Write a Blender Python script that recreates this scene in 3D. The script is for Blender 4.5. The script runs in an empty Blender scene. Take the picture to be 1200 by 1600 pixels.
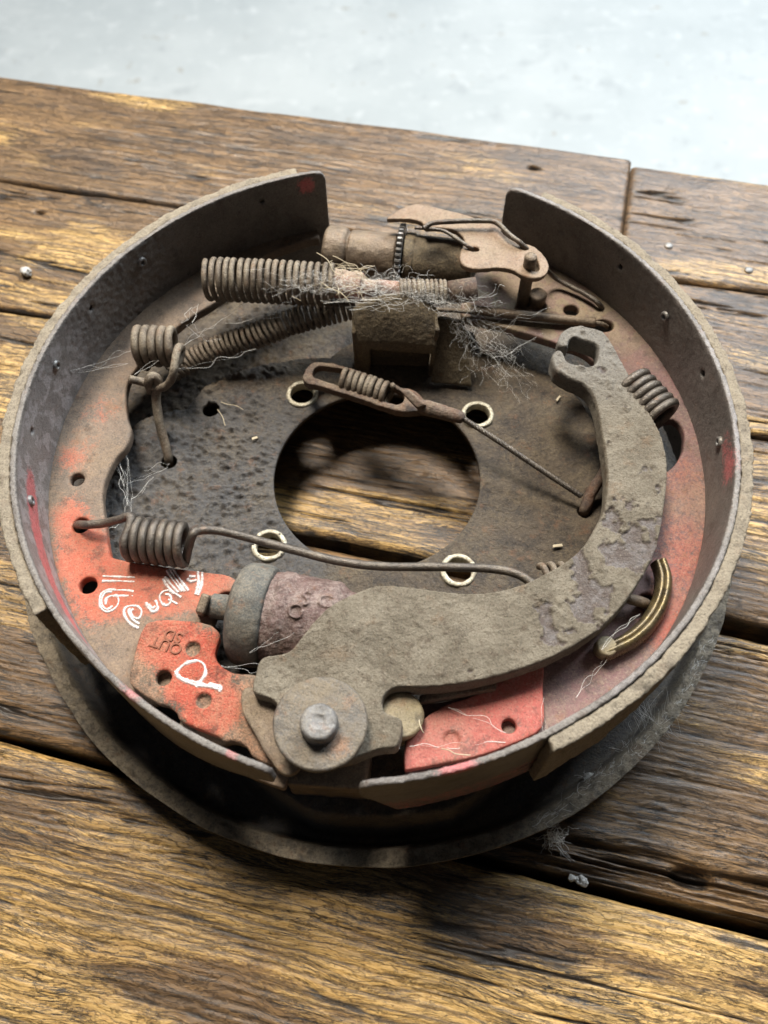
import bpy, bmesh, math, random
import numpy as np
from mathutils import Vector, Matrix

random.seed(7)
rng = np.random.default_rng(7)
scene = bpy.context.scene
col = scene.collection
S = 0.001                                   # everything below is measured in millimetres
TABLE = 78.0                                # height of the assembly's rim top above the bench

# ------------------------------------------------------------------ camera
F_PX, PITCH, ROLL = 1300.0, 1.0624, -0.0222
CAM = np.array([2.70, -183.87, 248.72])     # mm, in the frame of the assembly
_F = np.array([0, math.cos(PITCH), -math.sin(PITCH)])
_R = np.array([1.0, 0, 0])
_U = np.cross(_R, _F)
_c, _s = math.cos(ROLL), math.sin(ROLL)
_R, _U = _R * _c + _U * _s, -_R * _s + _U * _c
cam_d = bpy.data.cameras.new('camera')
cam_d.sensor_fit = 'HORIZONTAL'
cam_d.sensor_width = 36.0
cam_d.lens = 36.0 * F_PX / 1200.0
cam_d.clip_start = 0.01
cam_d.clip_end = 100.0
cam_d.dof.use_dof = True
cam_d.dof.focus_distance = 0.312
cam_d.dof.aperture_fstop = cam_d.lens / 2.6
cam = bpy.data.objects.new('camera', cam_d)
col.objects.link(cam)
m = Matrix.Identity(4)
for i in range(3):
    m[i][0], m[i][1], m[i][2] = _R[i], _U[i], -_F[i]
m.translation = Vector((CAM[0] * S, CAM[1] * S, (CAM[2] + TABLE) * S))
cam.matrix_world = m
scene.camera = cam

# ------------------------------------------------------------------ light
world = bpy.data.worlds.new('World')
scene.world = world
world.use_nodes = True
world.node_tree.nodes['Background'].inputs[0].default_value = (0.72, 0.76, 0.82, 1)
world.node_tree.nodes['Background'].inputs[1].default_value = 0.06


def area(name, loc, aim, sx, sy, watts, colour):
    d = bpy.data.lights.new(name, 'AREA')
    d.shape = 'RECTANGLE'
    d.size, d.size_y, d.energy, d.color = sx, sy, watts, colour
    o = bpy.data.objects.new(name, d)
    col.objects.link(o)
    o.location = loc
    o.rotation_euler = (Vector(aim) - Vector(loc)).to_track_quat('-Z', 'Y').to_euler()
    return o


area('skylight_lamp', (-0.33, 0.94, 1.85), (0, 0, 0), 0.58, 0.58, 90, (1.0, 0.93, 0.82))
area('doorway_light', (1.75, 2.75, 2.55), (0.05, 0.1, 0), 2.5, 1.9, 310, (0.83, 0.92, 1.0))

scene.view_settings.view_transform = 'Standard'
scene.view_settings.look = 'None'
scene.view_settings.exposure = 0.1
scene.view_settings.gamma = 1.0
scene.view_settings.use_curve_mapping = False
scene.render.engine = 'CYCLES'
scene.render.resolution_x, scene.render.resolution_y = 768, 1024


# ------------------------------------------------------------------ geometry helpers
def P(x, y, z):
    """photo pixel -> point of the assembly on the level z (mm)"""
    d = _F + _R * ((x - 600) / F_PX) - _U * ((y - 800) / F_PX)
    t = (z - CAM[2]) / d[2]
    q = CAM + d * t
    return np.array([q[0], q[1], z])


def PL(pts, z):
    return np.array([P(a, b, z) for a, b in pts])


def _hash(ix, iy, iz, seed):
    n = (ix * 374761393 + iy * 668265263 + iz * 2147483647 + seed * 974634777) & 0xFFFFFFFF
    n = ((n ^ (n >> 13)) * 1274126177) & 0xFFFFFFFF
    n = ((n ^ (n >> 16)) * 2246822519) & 0xFFFFFFFF
    return ((n ^ (n >> 15)) & 0xFFFFFF) / float(0xFFFFFF) * 2 - 1


def vnoise(q, seed=0):
    q = np.asarray(q, float)
    i = np.floor(q).astype(np.int64)
    f = q - i
    f = f * f * f * (f * (f * 6 - 15) + 10)
    x, y, z = i[:, 0], i[:, 1], i[:, 2]
    fx, fy, fz = f[:, 0], f[:, 1], f[:, 2]
    r = 0
    for dx in (0, 1):
        wx = fx if dx else 1 - fx
        for dy in (0, 1):
            wy = fy if dy else 1 - fy
            for dz in (0, 1):
                wz = fz if dz else 1 - fz
                r = r + wx * wy * wz * _hash(x + dx, y + dy, z + dz, seed)
    return r


def fbm(q, octaves=4, seed=0, gain=0.5):
    q = np.asarray(q, float)
    a, s, t = 1.0, 0.0, 0.0
    for k in range(octaves):
        s = s + a * vnoise(q * (2.03 ** k) + 17.3 * k, seed + k)
        t += a
        a *= gain
    return s / t


def sstep(a, b, x):
    t = np.clip((x - a) / (b - a), 0, 1)
    return t * t * (3 - 2 * t)


def to_mesh(name, v, f):
    me = bpy.data.meshes.new(name)
    v = np.asarray(v, float) * S
    me.from_pydata(v.tolist(), [], [list(map(int, q)) for q in f])
    me.update()
    return me


def grid_faces(nu, nv, wrap_u=False, wrap_v=False, off=0):
    iu = np.arange(nu if wrap_u else nu - 1)
    iv = np.arange(nv if wrap_v else nv - 1)
    a, b = np.meshgrid(iu, iv, indexing='ij')
    a, b = a.ravel(), b.ravel()
    a2, b2 = (a + 1) % nu, (b + 1) % nv
    return np.stack([a * nv + b, a2 * nv + b, a2 * nv + b2, a * nv + b2], 1) + off


def obj(name, me, material, parent=None, smooth=True):
    o = bpy.data.objects.new(name, me)
    col.objects.link(o)
    if material is not None:
        me.materials.clear()
        me.materials.append(material)
    if smooth:
        me.polygons.foreach_set('use_smooth', np.ones(len(me.polygons), bool))
    o.parent = parent
    return o


def empty(name, loc=(0, 0, 0), parent=None):
    o = bpy.data.objects.new(name, None)
    o.empty_display_size = 0.02
    col.objects.link(o)
    o.location = loc
    o.parent = parent
    return o


def tag(o, label=None, cat=None, group=None, kind=None):
    if label:
        o['label'] = label
    if cat:
        o['category'] = cat
    if group:
        o['group'] = group
    if kind:
        o['kind'] = kind
    return o


def co(me):
    a = np.empty(len(me.vertices) * 3)
    me.vertices.foreach_get('co', a)
    return a.reshape(-1, 3) / S


def set_co(me, a):
    me.vertices.foreach_set('co', (np.asarray(a) * S).ravel())
    me.update()


def normals(me):
    a = np.empty(len(me.vertices) * 3)
    me.vertex_normals.foreach_get('vector', a)
    return a.reshape(-1, 3)


def attr(me, name, values):
    at = me.attributes.new(name, 'FLOAT', 'POINT')
    at.data.foreach_set('value', np.asarray(values, np.float32))


def merge(*mes):
    bm = bmesh.new()
    for me in mes:
        bm.from_mesh(me)
    bmesh.ops.remove_doubles(bm, verts=bm.verts, dist=1e-7)
    out = bpy.data.meshes.new('merged')
    bm.to_mesh(out)
    bm.free()
    return out


def evaluate(me, mods):
    o = bpy.data.objects.new('tmp', me)
    col.objects.link(o)
    for kind, props in mods:
        md = o.modifiers.new(kind, kind)
        for k, v in props.items():
            setattr(md, k, v)
    bpy.context.view_layer.update()
    dg = bpy.context.evaluated_depsgraph_get()
    out = bpy.data.meshes.new_from_object(o.evaluated_get(dg))
    bpy.data.objects.remove(o)
    return out


def cut(me, cutters):
    """boolean difference with a list of closed meshes"""
    c = bpy.data.objects.new('tmp_cut', merge(*cutters))
    col.objects.link(c)
    out = evaluate(me, [('BOOLEAN', dict(operation='DIFFERENCE', object=c, solver='EXACT'))])
    bpy.data.objects.remove(c)
    return out


def remesh(me, voxel, relax=1):
    mods = [('REMESH', dict(mode='VOXEL', voxel_size=voxel * S, adaptivity=0.0))]
    if relax:
        mods.append(('SMOOTH', dict(iterations=relax, factor=0.5)))
    return evaluate(me, mods)


def roughen(me, layers, seed=0, mask=None):
    """push vertices along their normals; layers = (size mm, height mm, octaves)"""
    a, n = co(me), normals(me)
    d = 0
    for k, (size, amp, octv) in enumerate(layers):
        d = d + amp * fbm(a / size + 31.7 * k, octv, seed + 11 * k)
    if mask is not None:
        d = d * mask(a)
    set_co(me, a + n * d[:, None])
    return me


def plate_mesh(outline, holes, z_top, thick, bevel=0.6, bres=2):
    """flat plate with rounded edges; outline and holes are lists of (x, y) in mm"""
    cu = bpy.data.curves.new('plate', 'CURVE')
    cu.dimensions = '2D'
    cu.fill_mode = 'BOTH'
    for poly in [outline] + list(holes):
        sp = cu.splines.new('POLY')
        sp.points.add(len(poly) - 1)
        for k, q in enumerate(poly):
            sp.points[k].co = (q[0] * S, q[1] * S, 0, 1)
        sp.use_cyclic_u = True
    cu.extrude = max(thick / 2 - bevel, 0.01) * S
    cu.bevel_depth = bevel * S
    cu.bevel_resolution = bres
    cu.offset = -bevel * S
    o = bpy.data.objects.new('tmp', cu)
    col.objects.link(o)
    bpy.context.view_layer.update()
    dg = bpy.context.evaluated_depsgraph_get()
    me = bpy.data.meshes.new_from_object(o.evaluated_get(dg))
    bpy.data.objects.remove(o)
    me = merge(me)
    a = co(me)
    a[:, 2] += z_top - thick / 2
    set_co(me, a)
    return me


def smooth_poly(pts, n=6, closed=True):
    """Catmull-Rom through the points"""
    p = np.asarray(pts, float)
    N = len(p)
    out = []
    for i in range(N if closed else N - 1):
        if closed:
            a, b, c, d = p[i - 1], p[i], p[(i + 1) % N], p[(i + 2) % N]
        else:
            a, b, c, d = p[max(i - 1, 0)], p[i], p[i + 1], p[min(i + 2, N - 1)]
        for t in np.arange(n) / n:
            out.append(0.5 * (2 * b + (c - a) * t + (2 * a - 5 * b + 4 * c - d) * t * t + (3 * b - 3 * c + d - a) * t ** 3))
    if not closed:
        out.append(p[-1])
    return np.array(out)


def circle(c, r, n=24, ry=None, rot=0):
    a = np.arange(n) / n * 2 * math.pi
    x, y = r * np.cos(a), (ry or r) * np.sin(a)
    return np.stack([c[0] + x * math.cos(rot) - y * math.sin(rot), c[1] + x * math.sin(rot) + y * math.cos(rot)], 1)


def frames(path):
    path = np.asarray(path, float)
    t = np.gradient(path, axis=0)
    t /= np.linalg.norm(t, axis=1)[:, None] + 1e-12
    up = np.array([0, 0, 1.0]) if abs(t[0][2]) < 0.9 else np.array([1.0, 0, 0])
    n = np.cross(up, t[0])
    n /= np.linalg.norm(n)
    N, B = [], []
    for k in range(len(path)):
        n = n - t[k] * (n @ t[k])
        n /= np.linalg.norm(n) + 1e-12
        N.append(n)
        B.append(np.cross(t[k], n))
    return t, np.array(N), np.array(B)


def tube_data(path, r, seg=8, flat=1.0, cap=True):
    path = np.asarray(path, float)
    t, n, b = frames(path)
    r = np.broadcast_to(np.asarray(r, float), (len(path),))
    a = np.arange(seg) / seg * 2 * math.pi
    v = path[:, None, :] + r[:, None, None] * (np.cos(a)[None, :, None] * n[:, None, :] + flat * np.sin(a)[None, :, None] * b[:, None, :])
    v = v.reshape(-1, 3)
    f = [tuple(q) for q in grid_faces(len(path), seg, wrap_v=True)]
    if cap:
        f.append(tuple(range(seg))[::-1])
        f.append(tuple(range((len(path) - 1) * seg, len(path) * seg)))
    return v, f


def tube(path, r, seg=8, flat=1.0):
    v, f = tube_data(path, r, seg, flat)
    me = to_mesh('tube', v, f)
    bm = bmesh.new()
    bm.from_mesh(me)
    bmesh.ops.recalc_face_normals(bm, faces=bm.faces)
    bm.to_mesh(me)
    bm.free()
    return me


def many_tubes(paths, r, seg=4):
    V, F, o = [], [], 0
    for k, p in enumerate(paths):
        rr = r[k] if hasattr(r, '__len__') else r
        v, f = tube_data(p, rr, seg, cap=False)
        V.append(v)
        F += [tuple(i + o for i in q) for q in f]
        o += len(v)
    return to_mesh('tubes', np.concatenate(V), F)


def lathe(profile, c, axis, seg=40, cap=True):
    """closed solid of revolution: profile = (distance along axis, radius)"""
    axis = np.asarray(axis, float)
    axis /= np.linalg.norm(axis)
    h = np.array([0, 0, 1.0]) if abs(axis[2]) < 0.9 else np.array([1.0, 0, 0])
    e1 = np.cross(h, axis)
    e1 /= np.linalg.norm(e1)
    e2 = np.cross(axis, e1)
    a = np.arange(seg) / seg * 2 * math.pi
    v = []
    for t, r in profile:
        v.append(np.asarray(c) + axis * t + max(r, 0.02) * (np.cos(a)[:, None] * e1 + np.sin(a)[:, None] * e2))
    n = len(profile)
    f = [tuple(q) for q in grid_faces(n, seg, wrap_v=True)]
    if cap:
        f.append(tuple(range(seg))[::-1])
        f.append(tuple(range((n - 1) * seg, n * seg)))
    me = to_mesh('lathe', np.concatenate(v), f)
    bm = bmesh.new()
    bm.from_mesh(me)
    bmesh.ops.recalc_face_normals(bm, faces=bm.faces)
    bm.to_mesh(me)
    bm.free()
    return me


def rod_mesh(a, b, r, seg=24):
    a, b = np.asarray(a, float), np.asarray(b, float)
    L = np.linalg.norm(b - a)
    return lathe([(0, r), (L, r)], a, b - a, seg)


def coil_path(axis_pts, r, turns, per=20, phase=0.0, wr_gap=1.0):
    ax = smooth_poly(axis_pts, 12, closed=False)
    seg = np.r_[0, np.cumsum(np.linalg.norm(np.diff(ax, axis=0), axis=1))]
    s = np.linspace(0, seg[-1], int(turns * per) + 1)
    c = np.stack([np.interp(s, seg, ax[:, k]) for k in range(3)], 1)
    t, n, b = frames(c)
    a = phase + np.arange(len(s)) / per * 2 * math.pi
    c = c + t * (0.55 * vnoise(np.stack([np.arange(len(s)) / (per * 1.3), 0 * s, 0 * s + turns], 1), 9) * wr_gap)[:, None]
    rr = np.broadcast_to(np.asarray(r, float), (len(s),)) if np.ndim(r) == 0 else np.interp(np.linspace(0, 1, len(s)), np.linspace(0, 1, len(r)), r)
    return c + rr[:, None] * (np.cos(a)[:, None] * n + np.sin(a)[:, None] * b)


def ring_solid(a0, a1, rin, rout, ztop, zbot, step=0.6):
    """solid following an arc; rin, rout, ztop, zbot are functions of the angle in degrees"""
    n = max(int(abs(a1 - a0) / step), 4)
    A = np.linspace(a0, a1, n + 1)
    sec = []
    for a in A:
        ri, ro, zt, zb = rin(a), rout(a), ztop(a), zbot(a)
        ca, sa = math.cos(math.radians(a)), math.sin(math.radians(a))
        sec.append([(ri * ca, ri * sa, zt), (ro * ca, ro * sa, zt), (ro * ca, ro * sa, zb), (ri * ca, ri * sa, zb)])
    v = np.array(sec).reshape(-1, 3)
    f = [tuple(q) for q in grid_faces(n + 1, 4, wrap_v=True)]
    f += [(0, 1, 2, 3), (4 * n + 3, 4 * n + 2, 4 * n + 1, 4 * n)]
    me = to_mesh('ring', v, f)
    bm = bmesh.new()
    bm.from_mesh(me)
    bmesh.ops.recalc_face_normals(bm, faces=bm.faces)
    bm.to_mesh(me)
    bm.free()
    return me


def slab(c4, thick, bevel=0.5):
    """plate through four 3-D corners (in order), with thickness"""
    q = np.asarray(c4, float)
    n = np.cross(q[1] - q[0], q[3] - q[0])
    n /= np.linalg.norm(n)
    v = np.concatenate([q + n * thick / 2, q - n * thick / 2])
    me = to_mesh('slab', v, [(0, 1, 2, 3), (7, 6, 5, 4), (0, 4, 5, 1), (1, 5, 6, 2), (2, 6, 7, 3), (3, 7, 4, 0)])
    bm = bmesh.new()
    bm.from_mesh(me)
    bmesh.ops.recalc_face_normals(bm, faces=bm.faces)
    bmesh.ops.bevel(bm, geom=list(bm.edges), offset=bevel * S, segments=2, affect='EDGES', profile=0.6)
    bm.to_mesh(me)
    bm.free()
    return me


# ------------------------------------------------------------------ materials
class NT:
    def __init__(self, name):
        self.m = bpy.data.materials.new(name)
        self.m.use_nodes = True
        self.t = self.m.node_tree
        self.b = self.t.nodes['Principled BSDF']
        self.co = self.t.nodes.new('ShaderNodeTexCoord').outputs['Object']

    def n(self, kind, **kw):
        nd = self.t.nodes.new(kind)
        for k, v in kw.items():
            setattr(nd, k, v)
        return nd

    def set(self, sock, v):
        if isinstance(v, bpy.types.NodeSocket):
            self.t.links.new(v, sock)
        elif isinstance(v, tuple) and len(v) == 3 and sock.type == 'RGBA':
            sock.default_value = (*v, 1)
        else:
            sock.default_value = v

    def noise(self, size, detail=4, rough=0.55, stretch=None, off=0.0, dist=0.0):
        """size in mm"""
        mp = self.n('ShaderNodeMapping')
        self.set(mp.inputs['Vector'], self.co)
        k = 1000.0 / size
        st = stretch or (1, 1, 1)
        mp.inputs['Scale'].default_value = (k / st[0], k / st[1], k / st[2])
        mp.inputs['Location'].default_value = (off, off * 1.7, off * 0.3)
        nz = self.n('ShaderNodeTexNoise')
        self.set(nz.inputs['Vector'], mp.outputs[0])
        nz.inputs['Scale'].default_value = 1
        nz.inputs['Detail'].default_value = detail
        nz.inputs['Roughness'].default_value = rough
        nz.inputs['Distortion'].default_value = dist
        return nz.outputs['Fac']

    def voronoi(self, size, feature='F1', rand=1.0, off=0.0):
        mp = self.n('ShaderNodeMapping')
        self.set(mp.inputs['Vector'], self.co)
        mp.inputs['Scale'].default_value = (1000.0 / size,) * 3
        mp.inputs['Location'].default_value = (off, off, off)
        v = self.n('ShaderNodeTexVoronoi', feature=feature)
        self.set(v.inputs['Vector'], mp.outputs[0])
        v.inputs['Scale'].default_value = 1
        v.inputs['Randomness'].default_value = rand
        return v.outputs['Distance']

    def attr(self, name):
        return self.n('ShaderNodeAttribute', attribute_name=name).outputs['Fac']

    def ramp(self, v, a, b, lo=0.0, hi=1.0):
        r = self.n('ShaderNodeMapRange', interpolation_type='SMOOTHSTEP')
        self.set(r.inputs['Value'], v)
        r.inputs['From Min'].default_value = a
        r.inputs['From Max'].default_value = b
        r.inputs['To Min'].default_value = lo
        r.inputs['To Max'].default_value = hi
        return r.outputs[0]

    def math(self, op, a, b=0.0, clamp=False):
        x = self.n('ShaderNodeMath', operation=op, use_clamp=clamp)
        self.set(x.inputs[0], a)
        self.set(x.inputs[1], b)
        return x.outputs[0]

    def mix(self, f, a, b, blend='MIX'):
        x = self.n('ShaderNodeMix', data_type='RGBA', blend_type=blend, clamp_factor=True)
        self.set(x.inputs[0], f)
        self.set(x.inputs[6], a)
        self.set(x.inputs[7], b)
        return x.outputs[2]

    def up(self):
        g = self.n('ShaderNodeNewGeometry')
        s = self.n('ShaderNodeSeparateXYZ')
        self.set(s.inputs[0], g.outputs['Normal'])
        return s.outputs['Z']

    def bump(self, h, dist, strength=1.0, prev=None):
        b = self.n('ShaderNodeBump')
        self.set(b.inputs['Height'], h)
        b.inputs['Distance'].default_value = dist * S
        b.inputs['Strength'].default_value = strength
        if prev is not None:
            self.set(b.inputs['Normal'], prev)
        return b.outputs[0]

    def done(self, colour, rough=0.85, metal=0.0, normal=None, spec=0.3):
        self.set(self.b.inputs['Base Color'], colour)
        self.set(self.b.inputs['Roughness'], rough)
        self.set(self.b.inputs['Metallic'], metal)
        self.b.inputs['Specular IOR Level'].default_value = spec
        if normal is not None:
            self.set(self.b.inputs['Normal'], normal)
        return self.m


DUST = (0.235, 0.190, 0.140)


def grime(name, a, b, dust=DUST, dust_amt=0.6, rough=0.8, metal=0.0, size=9, grain=0.8, bump=0.25, speck=0.5, paint=None, paint2=None, off=0.0, spec=0.3, tint=None, dusty=False, rusty=0.4, grease=0.55):
    t = NT(name)
    base = t.mix(t.ramp(t.noise(size, 6, 0.7, off=off), 0.36, 0.64), a, b)
    fine = t.noise(grain, 4, 0.75, off=off + 3)
    mid = t.noise(3.1, 6, 0.75, off=off + 5)
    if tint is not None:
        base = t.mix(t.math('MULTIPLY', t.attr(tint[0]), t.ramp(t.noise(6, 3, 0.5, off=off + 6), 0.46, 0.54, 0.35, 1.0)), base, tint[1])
    if paint is not None:
        wear = t.math('ADD', t.attr('paint'), t.math('ADD', t.math('MULTIPLY', t.math('SUBTRACT', mid, 0.5), 1.1), t.math('MULTIPLY', t.math('SUBTRACT', fine, 0.5), 1.1)))
        pc = t.mix(t.noise(4, 5, 0.7, off=off + 8), paint, paint2 or paint)
        base = t.mix(t.ramp(wear, 0.36, 0.66), base, pc)
    big = t.noise(size * 2.2, 5, 0.6, off=off + 11)
    lev = t.math('ADD', t.math('ADD', t.math('MULTIPLY', fine, 0.40), t.math('MULTIPLY', mid, 0.25)), t.math('MULTIPLY', big, 0.35))
    d = t.math('MULTIPLY', t.ramp(t.up(), -0.2, 0.9, 0.35, 1.0), t.ramp(lev, 0.56 - 0.3 * dust_amt, 0.76 - 0.3 * dust_amt))
    if paint is not None:
        d = t.math('MULTIPLY', d, t.ramp(t.attr('paint'), 0.2, 0.9, 1.0, 0.6))
    c = t.mix(d, base, dust)
    if dusty:
        c = t.mix(t.math('MULTIPLY', t.attr('dusty'), t.ramp(mid, 0.36, 0.56, 0.35, 1.0)), c, (0.25, 0.205, 0.145))
    c = t.mix(t.ramp(t.noise(6.5, 6, 0.75, off=off + 51), 0.55, 0.68, 0.0, rusty), c, (0.19, 0.088, 0.04))
    c = t.mix(t.ramp(t.noise(10, 6, 0.7, off=off + 61), 0.53, 0.68, 0.0, grease), c, (0.036, 0.029, 0.023))
    # individual grains, light and dark
    c = t.mix(t.ramp(t.noise(0.75, 3, 0.8, off=off + 31), 0.30, 0.50, 0.55, 0.0), c, (0.03, 0.024, 0.02))
    c = t.mix(t.ramp(t.noise(0.9, 3, 0.8, off=off + 37), 0.54, 0.72, 0.0, 0.38), c, (dust[0] * 1.6, dust[1] * 1.6, dust[2] * 1.6))
    if speck:
        c = t.mix(t.math('MULTIPLY', t.ramp(t.noise(1.5, 3, 0.6, off=off + 21), 0.60, 0.72), speck), c, (0.035, 0.028, 0.024))
    nb = t.bump(mid, bump * 2.6, 0.8)
    nb = t.bump(fine, bump * 1.6, 1.0, nb)
    return t.done(c, t.ramp(d, 0, 1, rough - 0.15, min(rough + 0.12, 1.0)), metal, nb, spec)


M = {}
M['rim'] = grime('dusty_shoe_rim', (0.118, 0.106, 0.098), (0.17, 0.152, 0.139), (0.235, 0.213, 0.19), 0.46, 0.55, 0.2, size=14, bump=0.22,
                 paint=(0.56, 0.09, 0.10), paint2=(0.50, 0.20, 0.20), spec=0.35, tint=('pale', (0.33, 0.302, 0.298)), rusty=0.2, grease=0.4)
M['lining'] = grime('friction_lining', (0.17, 0.14, 0.105), (0.25, 0.21, 0.16), (0.30, 0.255, 0.19), 0.6, 0.95, size=5, bump=0.35, speck=0.5, off=4, rusty=0.15, grease=0.35)
M['web'] = grime('painted_shoe_web', (0.16, 0.115, 0.085), (0.115, 0.088, 0.068), (0.235, 0.17, 0.115), 0.45, 0.8, size=12, bump=0.12, speck=0.25,
                 paint=(0.40, 0.062, 0.036), paint2=(0.34, 0.115, 0.062), off=7)
M['purple'] = grime('purple_primer_web', (0.17, 0.085, 0.082), (0.12, 0.075, 0.07), (0.24, 0.18, 0.135), 0.40, 0.75, size=16, bump=0.1, speck=0.2,
                    paint=(0.34, 0.065, 0.045), paint2=(0.27, 0.10, 0.07), off=9, tint=('tan', (0.20, 0.15, 0.092)))
M['plate'] = grime('greasy_backing_plate', (0.034, 0.026, 0.021), (0.088, 0.065, 0.043), (0.145, 0.112, 0.072), 0.40, 0.72, size=10, grain=1.1, bump=0.55, speck=0.6,
                   paint=(0.052, 0.050, 0.050), paint2=(0.085, 0.080, 0.078), off=13, spec=0.4, dusty=True)
M['spring'] = grime('dirty_spring_wire', (0.10, 0.076, 0.056), (0.17, 0.13, 0.095), (0.30, 0.255, 0.19), 0.45, 0.6, 0.2, size=6, bump=0.25, speck=0.35, off=17)
M['dark_spring'] = grime('dark_spring_wire', (0.075, 0.064, 0.056), (0.13, 0.108, 0.088), (0.19, 0.16, 0.12), 0.32, 0.45, 0.5, size=6, bump=0.2, speck=0.3, off=19, spec=0.45)
M['rust'] = grime('rusty_steel', (0.12, 0.065, 0.042), (0.085, 0.06, 0.05), (0.22, 0.17, 0.12), 0.45, 0.75, size=5, bump=0.3, speck=0.4, off=23)
M['steel'] = grime('dirty_steel', (0.12, 0.09, 0.066), (0.17, 0.125, 0.088), (0.24, 0.185, 0.125), 0.42, 0.55, 0.25, size=8, bump=0.18, speck=0.25, off=29)
M['washer'] = grime('grey_washer_steel', (0.14, 0.12, 0.095), (0.11, 0.10, 0.09), (0.20, 0.162, 0.115), 0.45, 0.55, 0.25, size=6, bump=0.2, speck=0.25, off=31,
                    paint=(0.24, 0.13, 0.075), paint2=(0.20, 0.11, 0.07))
M['bolt'] = grime('grey_bolt', (0.12, 0.117, 0.117), (0.17, 0.166, 0.164), (0.22, 0.20, 0.17), 0.40, 0.6, 0.15, size=4, bump=0.12, speck=0.2, off=37, spec=0.5)
M['boot'] = grime('dusty_rubber_boot', (0.060, 0.062, 0.058), (0.095, 0.092, 0.082), (0.19, 0.165, 0.13), 0.42, 0.8, size=7, bump=0.12, speck=0.15, off=41)
M['cylinder'] = grime('cast_iron_cylinder', (0.085, 0.048, 0.042), (0.135, 0.082, 0.072), (0.27, 0.212, 0.185), 0.40, 0.55, size=5, grain=0.9, bump=0.28, speck=0.8, off=43)
M['brass'] = grime('brass_plated_steel', (0.17, 0.125, 0.05), (0.06, 0.046, 0.026), (0.17, 0.135, 0.085), 0.42, 0.42, 0.6, size=6, bump=0.08, speck=0.15, off=47, spec=0.5)
M['zinc'] = grime('zinc_sleeve', (0.52, 0.49, 0.38), (0.33, 0.29, 0.21), (0.22, 0.17, 0.11), 0.30, 0.5, 0.3, size=3, bump=0.2, speck=0.8, off=53, spec=0.5, rusty=0.3, grease=0.3)
M['hollow'] = grime('rivet_steel', (0.22, 0.215, 0.21), (0.14, 0.135, 0.13), (0.26, 0.23, 0.19), 0.3, 0.5, 0.3, size=3, bump=0.08, speck=0.1, off=59)
M['tan'] = grime('tan_dusty_bracket', (0.115, 0.088, 0.055), (0.085, 0.066, 0.045), (0.23, 0.18, 0.11), 0.5, 0.75, size=8, bump=0.3, speck=0.4, off=61)
M['olive'] = grime('olive_pin', (0.26, 0.21, 0.12), (0.20, 0.165, 0.10), (0.27, 0.22, 0.15), 0.4, 0.6, size=5, bump=0.12, speck=0.2, off=67)


def marker_mat(name, lo, hi):
    t = NT(name)
    k = t.noise(0.7, 5, 0.8)
    c = t.mix(t.ramp(t.noise(1.6, 4, 0.7, off=5), 0.36, 0.60), (0.60, 0.52, 0.49), (0.76, 0.74, 0.72))
    t.set(t.b.inputs['Alpha'], t.ramp(k, 0.36, 0.58, lo, hi))
    return t.done(c, 0.7)


M['marker'] = marker_mat('white_paint_marker', 0.35, 0.92)
M['marker_thin'] = marker_mat('thin_white_paint_marker', 0.05, 0.42)


def stamp_mat():
    t = NT('stamped_letter_shadow')
    return t.done(t.mix(t.noise(2, 3), (0.16, 0.055, 0.035), (0.24, 0.10, 0.06)), 0.9)


M['stamp'] = stamp_mat()


def lever_mat():
    t = NT('caked_dirt_lever')
    crust = t.attr('crust')
    a = t.mix(t.ramp(t.noise(14, 6, 0.6), 0.36, 0.64), (0.150, 0.126, 0.092), (0.225, 0.193, 0.145))
    a = t.mix(t.ramp(t.noise(4, 5, 0.7, off=3), 0.5, 0.72), a, (0.115, 0.088, 0.062))
    a = t.mix(t.attr('grey'), a, t.mix(t.noise(5, 5, 0.7, off=9), (0.27, 0.25, 0.22), (0.14, 0.127, 0.11)))
    bare = t.mix(t.ramp(t.noise(5, 5, 0.7, off=5), 0.4, 0.62), (0.105, 0.080, 0.068), (0.17, 0.15, 0.142))
    c = t.mix(crust, bare, a)
    c = t.mix(t.ramp(t.noise(9, 6, 0.75, off=51), 0.55, 0.70, 0.0, 0.45), c, (0.075, 0.058, 0.042))
    c = t.mix(t.ramp(t.noise(12, 6, 0.7, off=57), 0.56, 0.70, 0.0, 0.4), c, (0.20, 0.115, 0.06))
    c = t.mix(t.math('MULTIPLY', t.ramp(t.noise(1.2, 3, 0.6, off=7), 0.6, 0.75), 0.5), c, (0.09, 0.07, 0.05))
    c = t.mix(t.ramp(t.noise(0.7, 3, 0.8, off=31), 0.30, 0.50, 0.6, 0.0), c, (0.045, 0.035, 0.026))
    c = t.mix(t.ramp(t.noise(0.85, 3, 0.8, off=37), 0.54, 0.72, 0.0, 0.5), c, (0.36, 0.305, 0.235))
    nb = t.bump(t.noise(2.6, 6, 0.75, off=2), 1.5, 0.9)
    nb = t.bump(t.noise(0.8, 4, 0.75, off=4), 0.55, 1.0, nb)
    return t.done(c, t.ramp(crust, 0, 1, 0.45, 0.85), 0.0, nb, 0.3)


M['lever'] = lever_mat()


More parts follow.
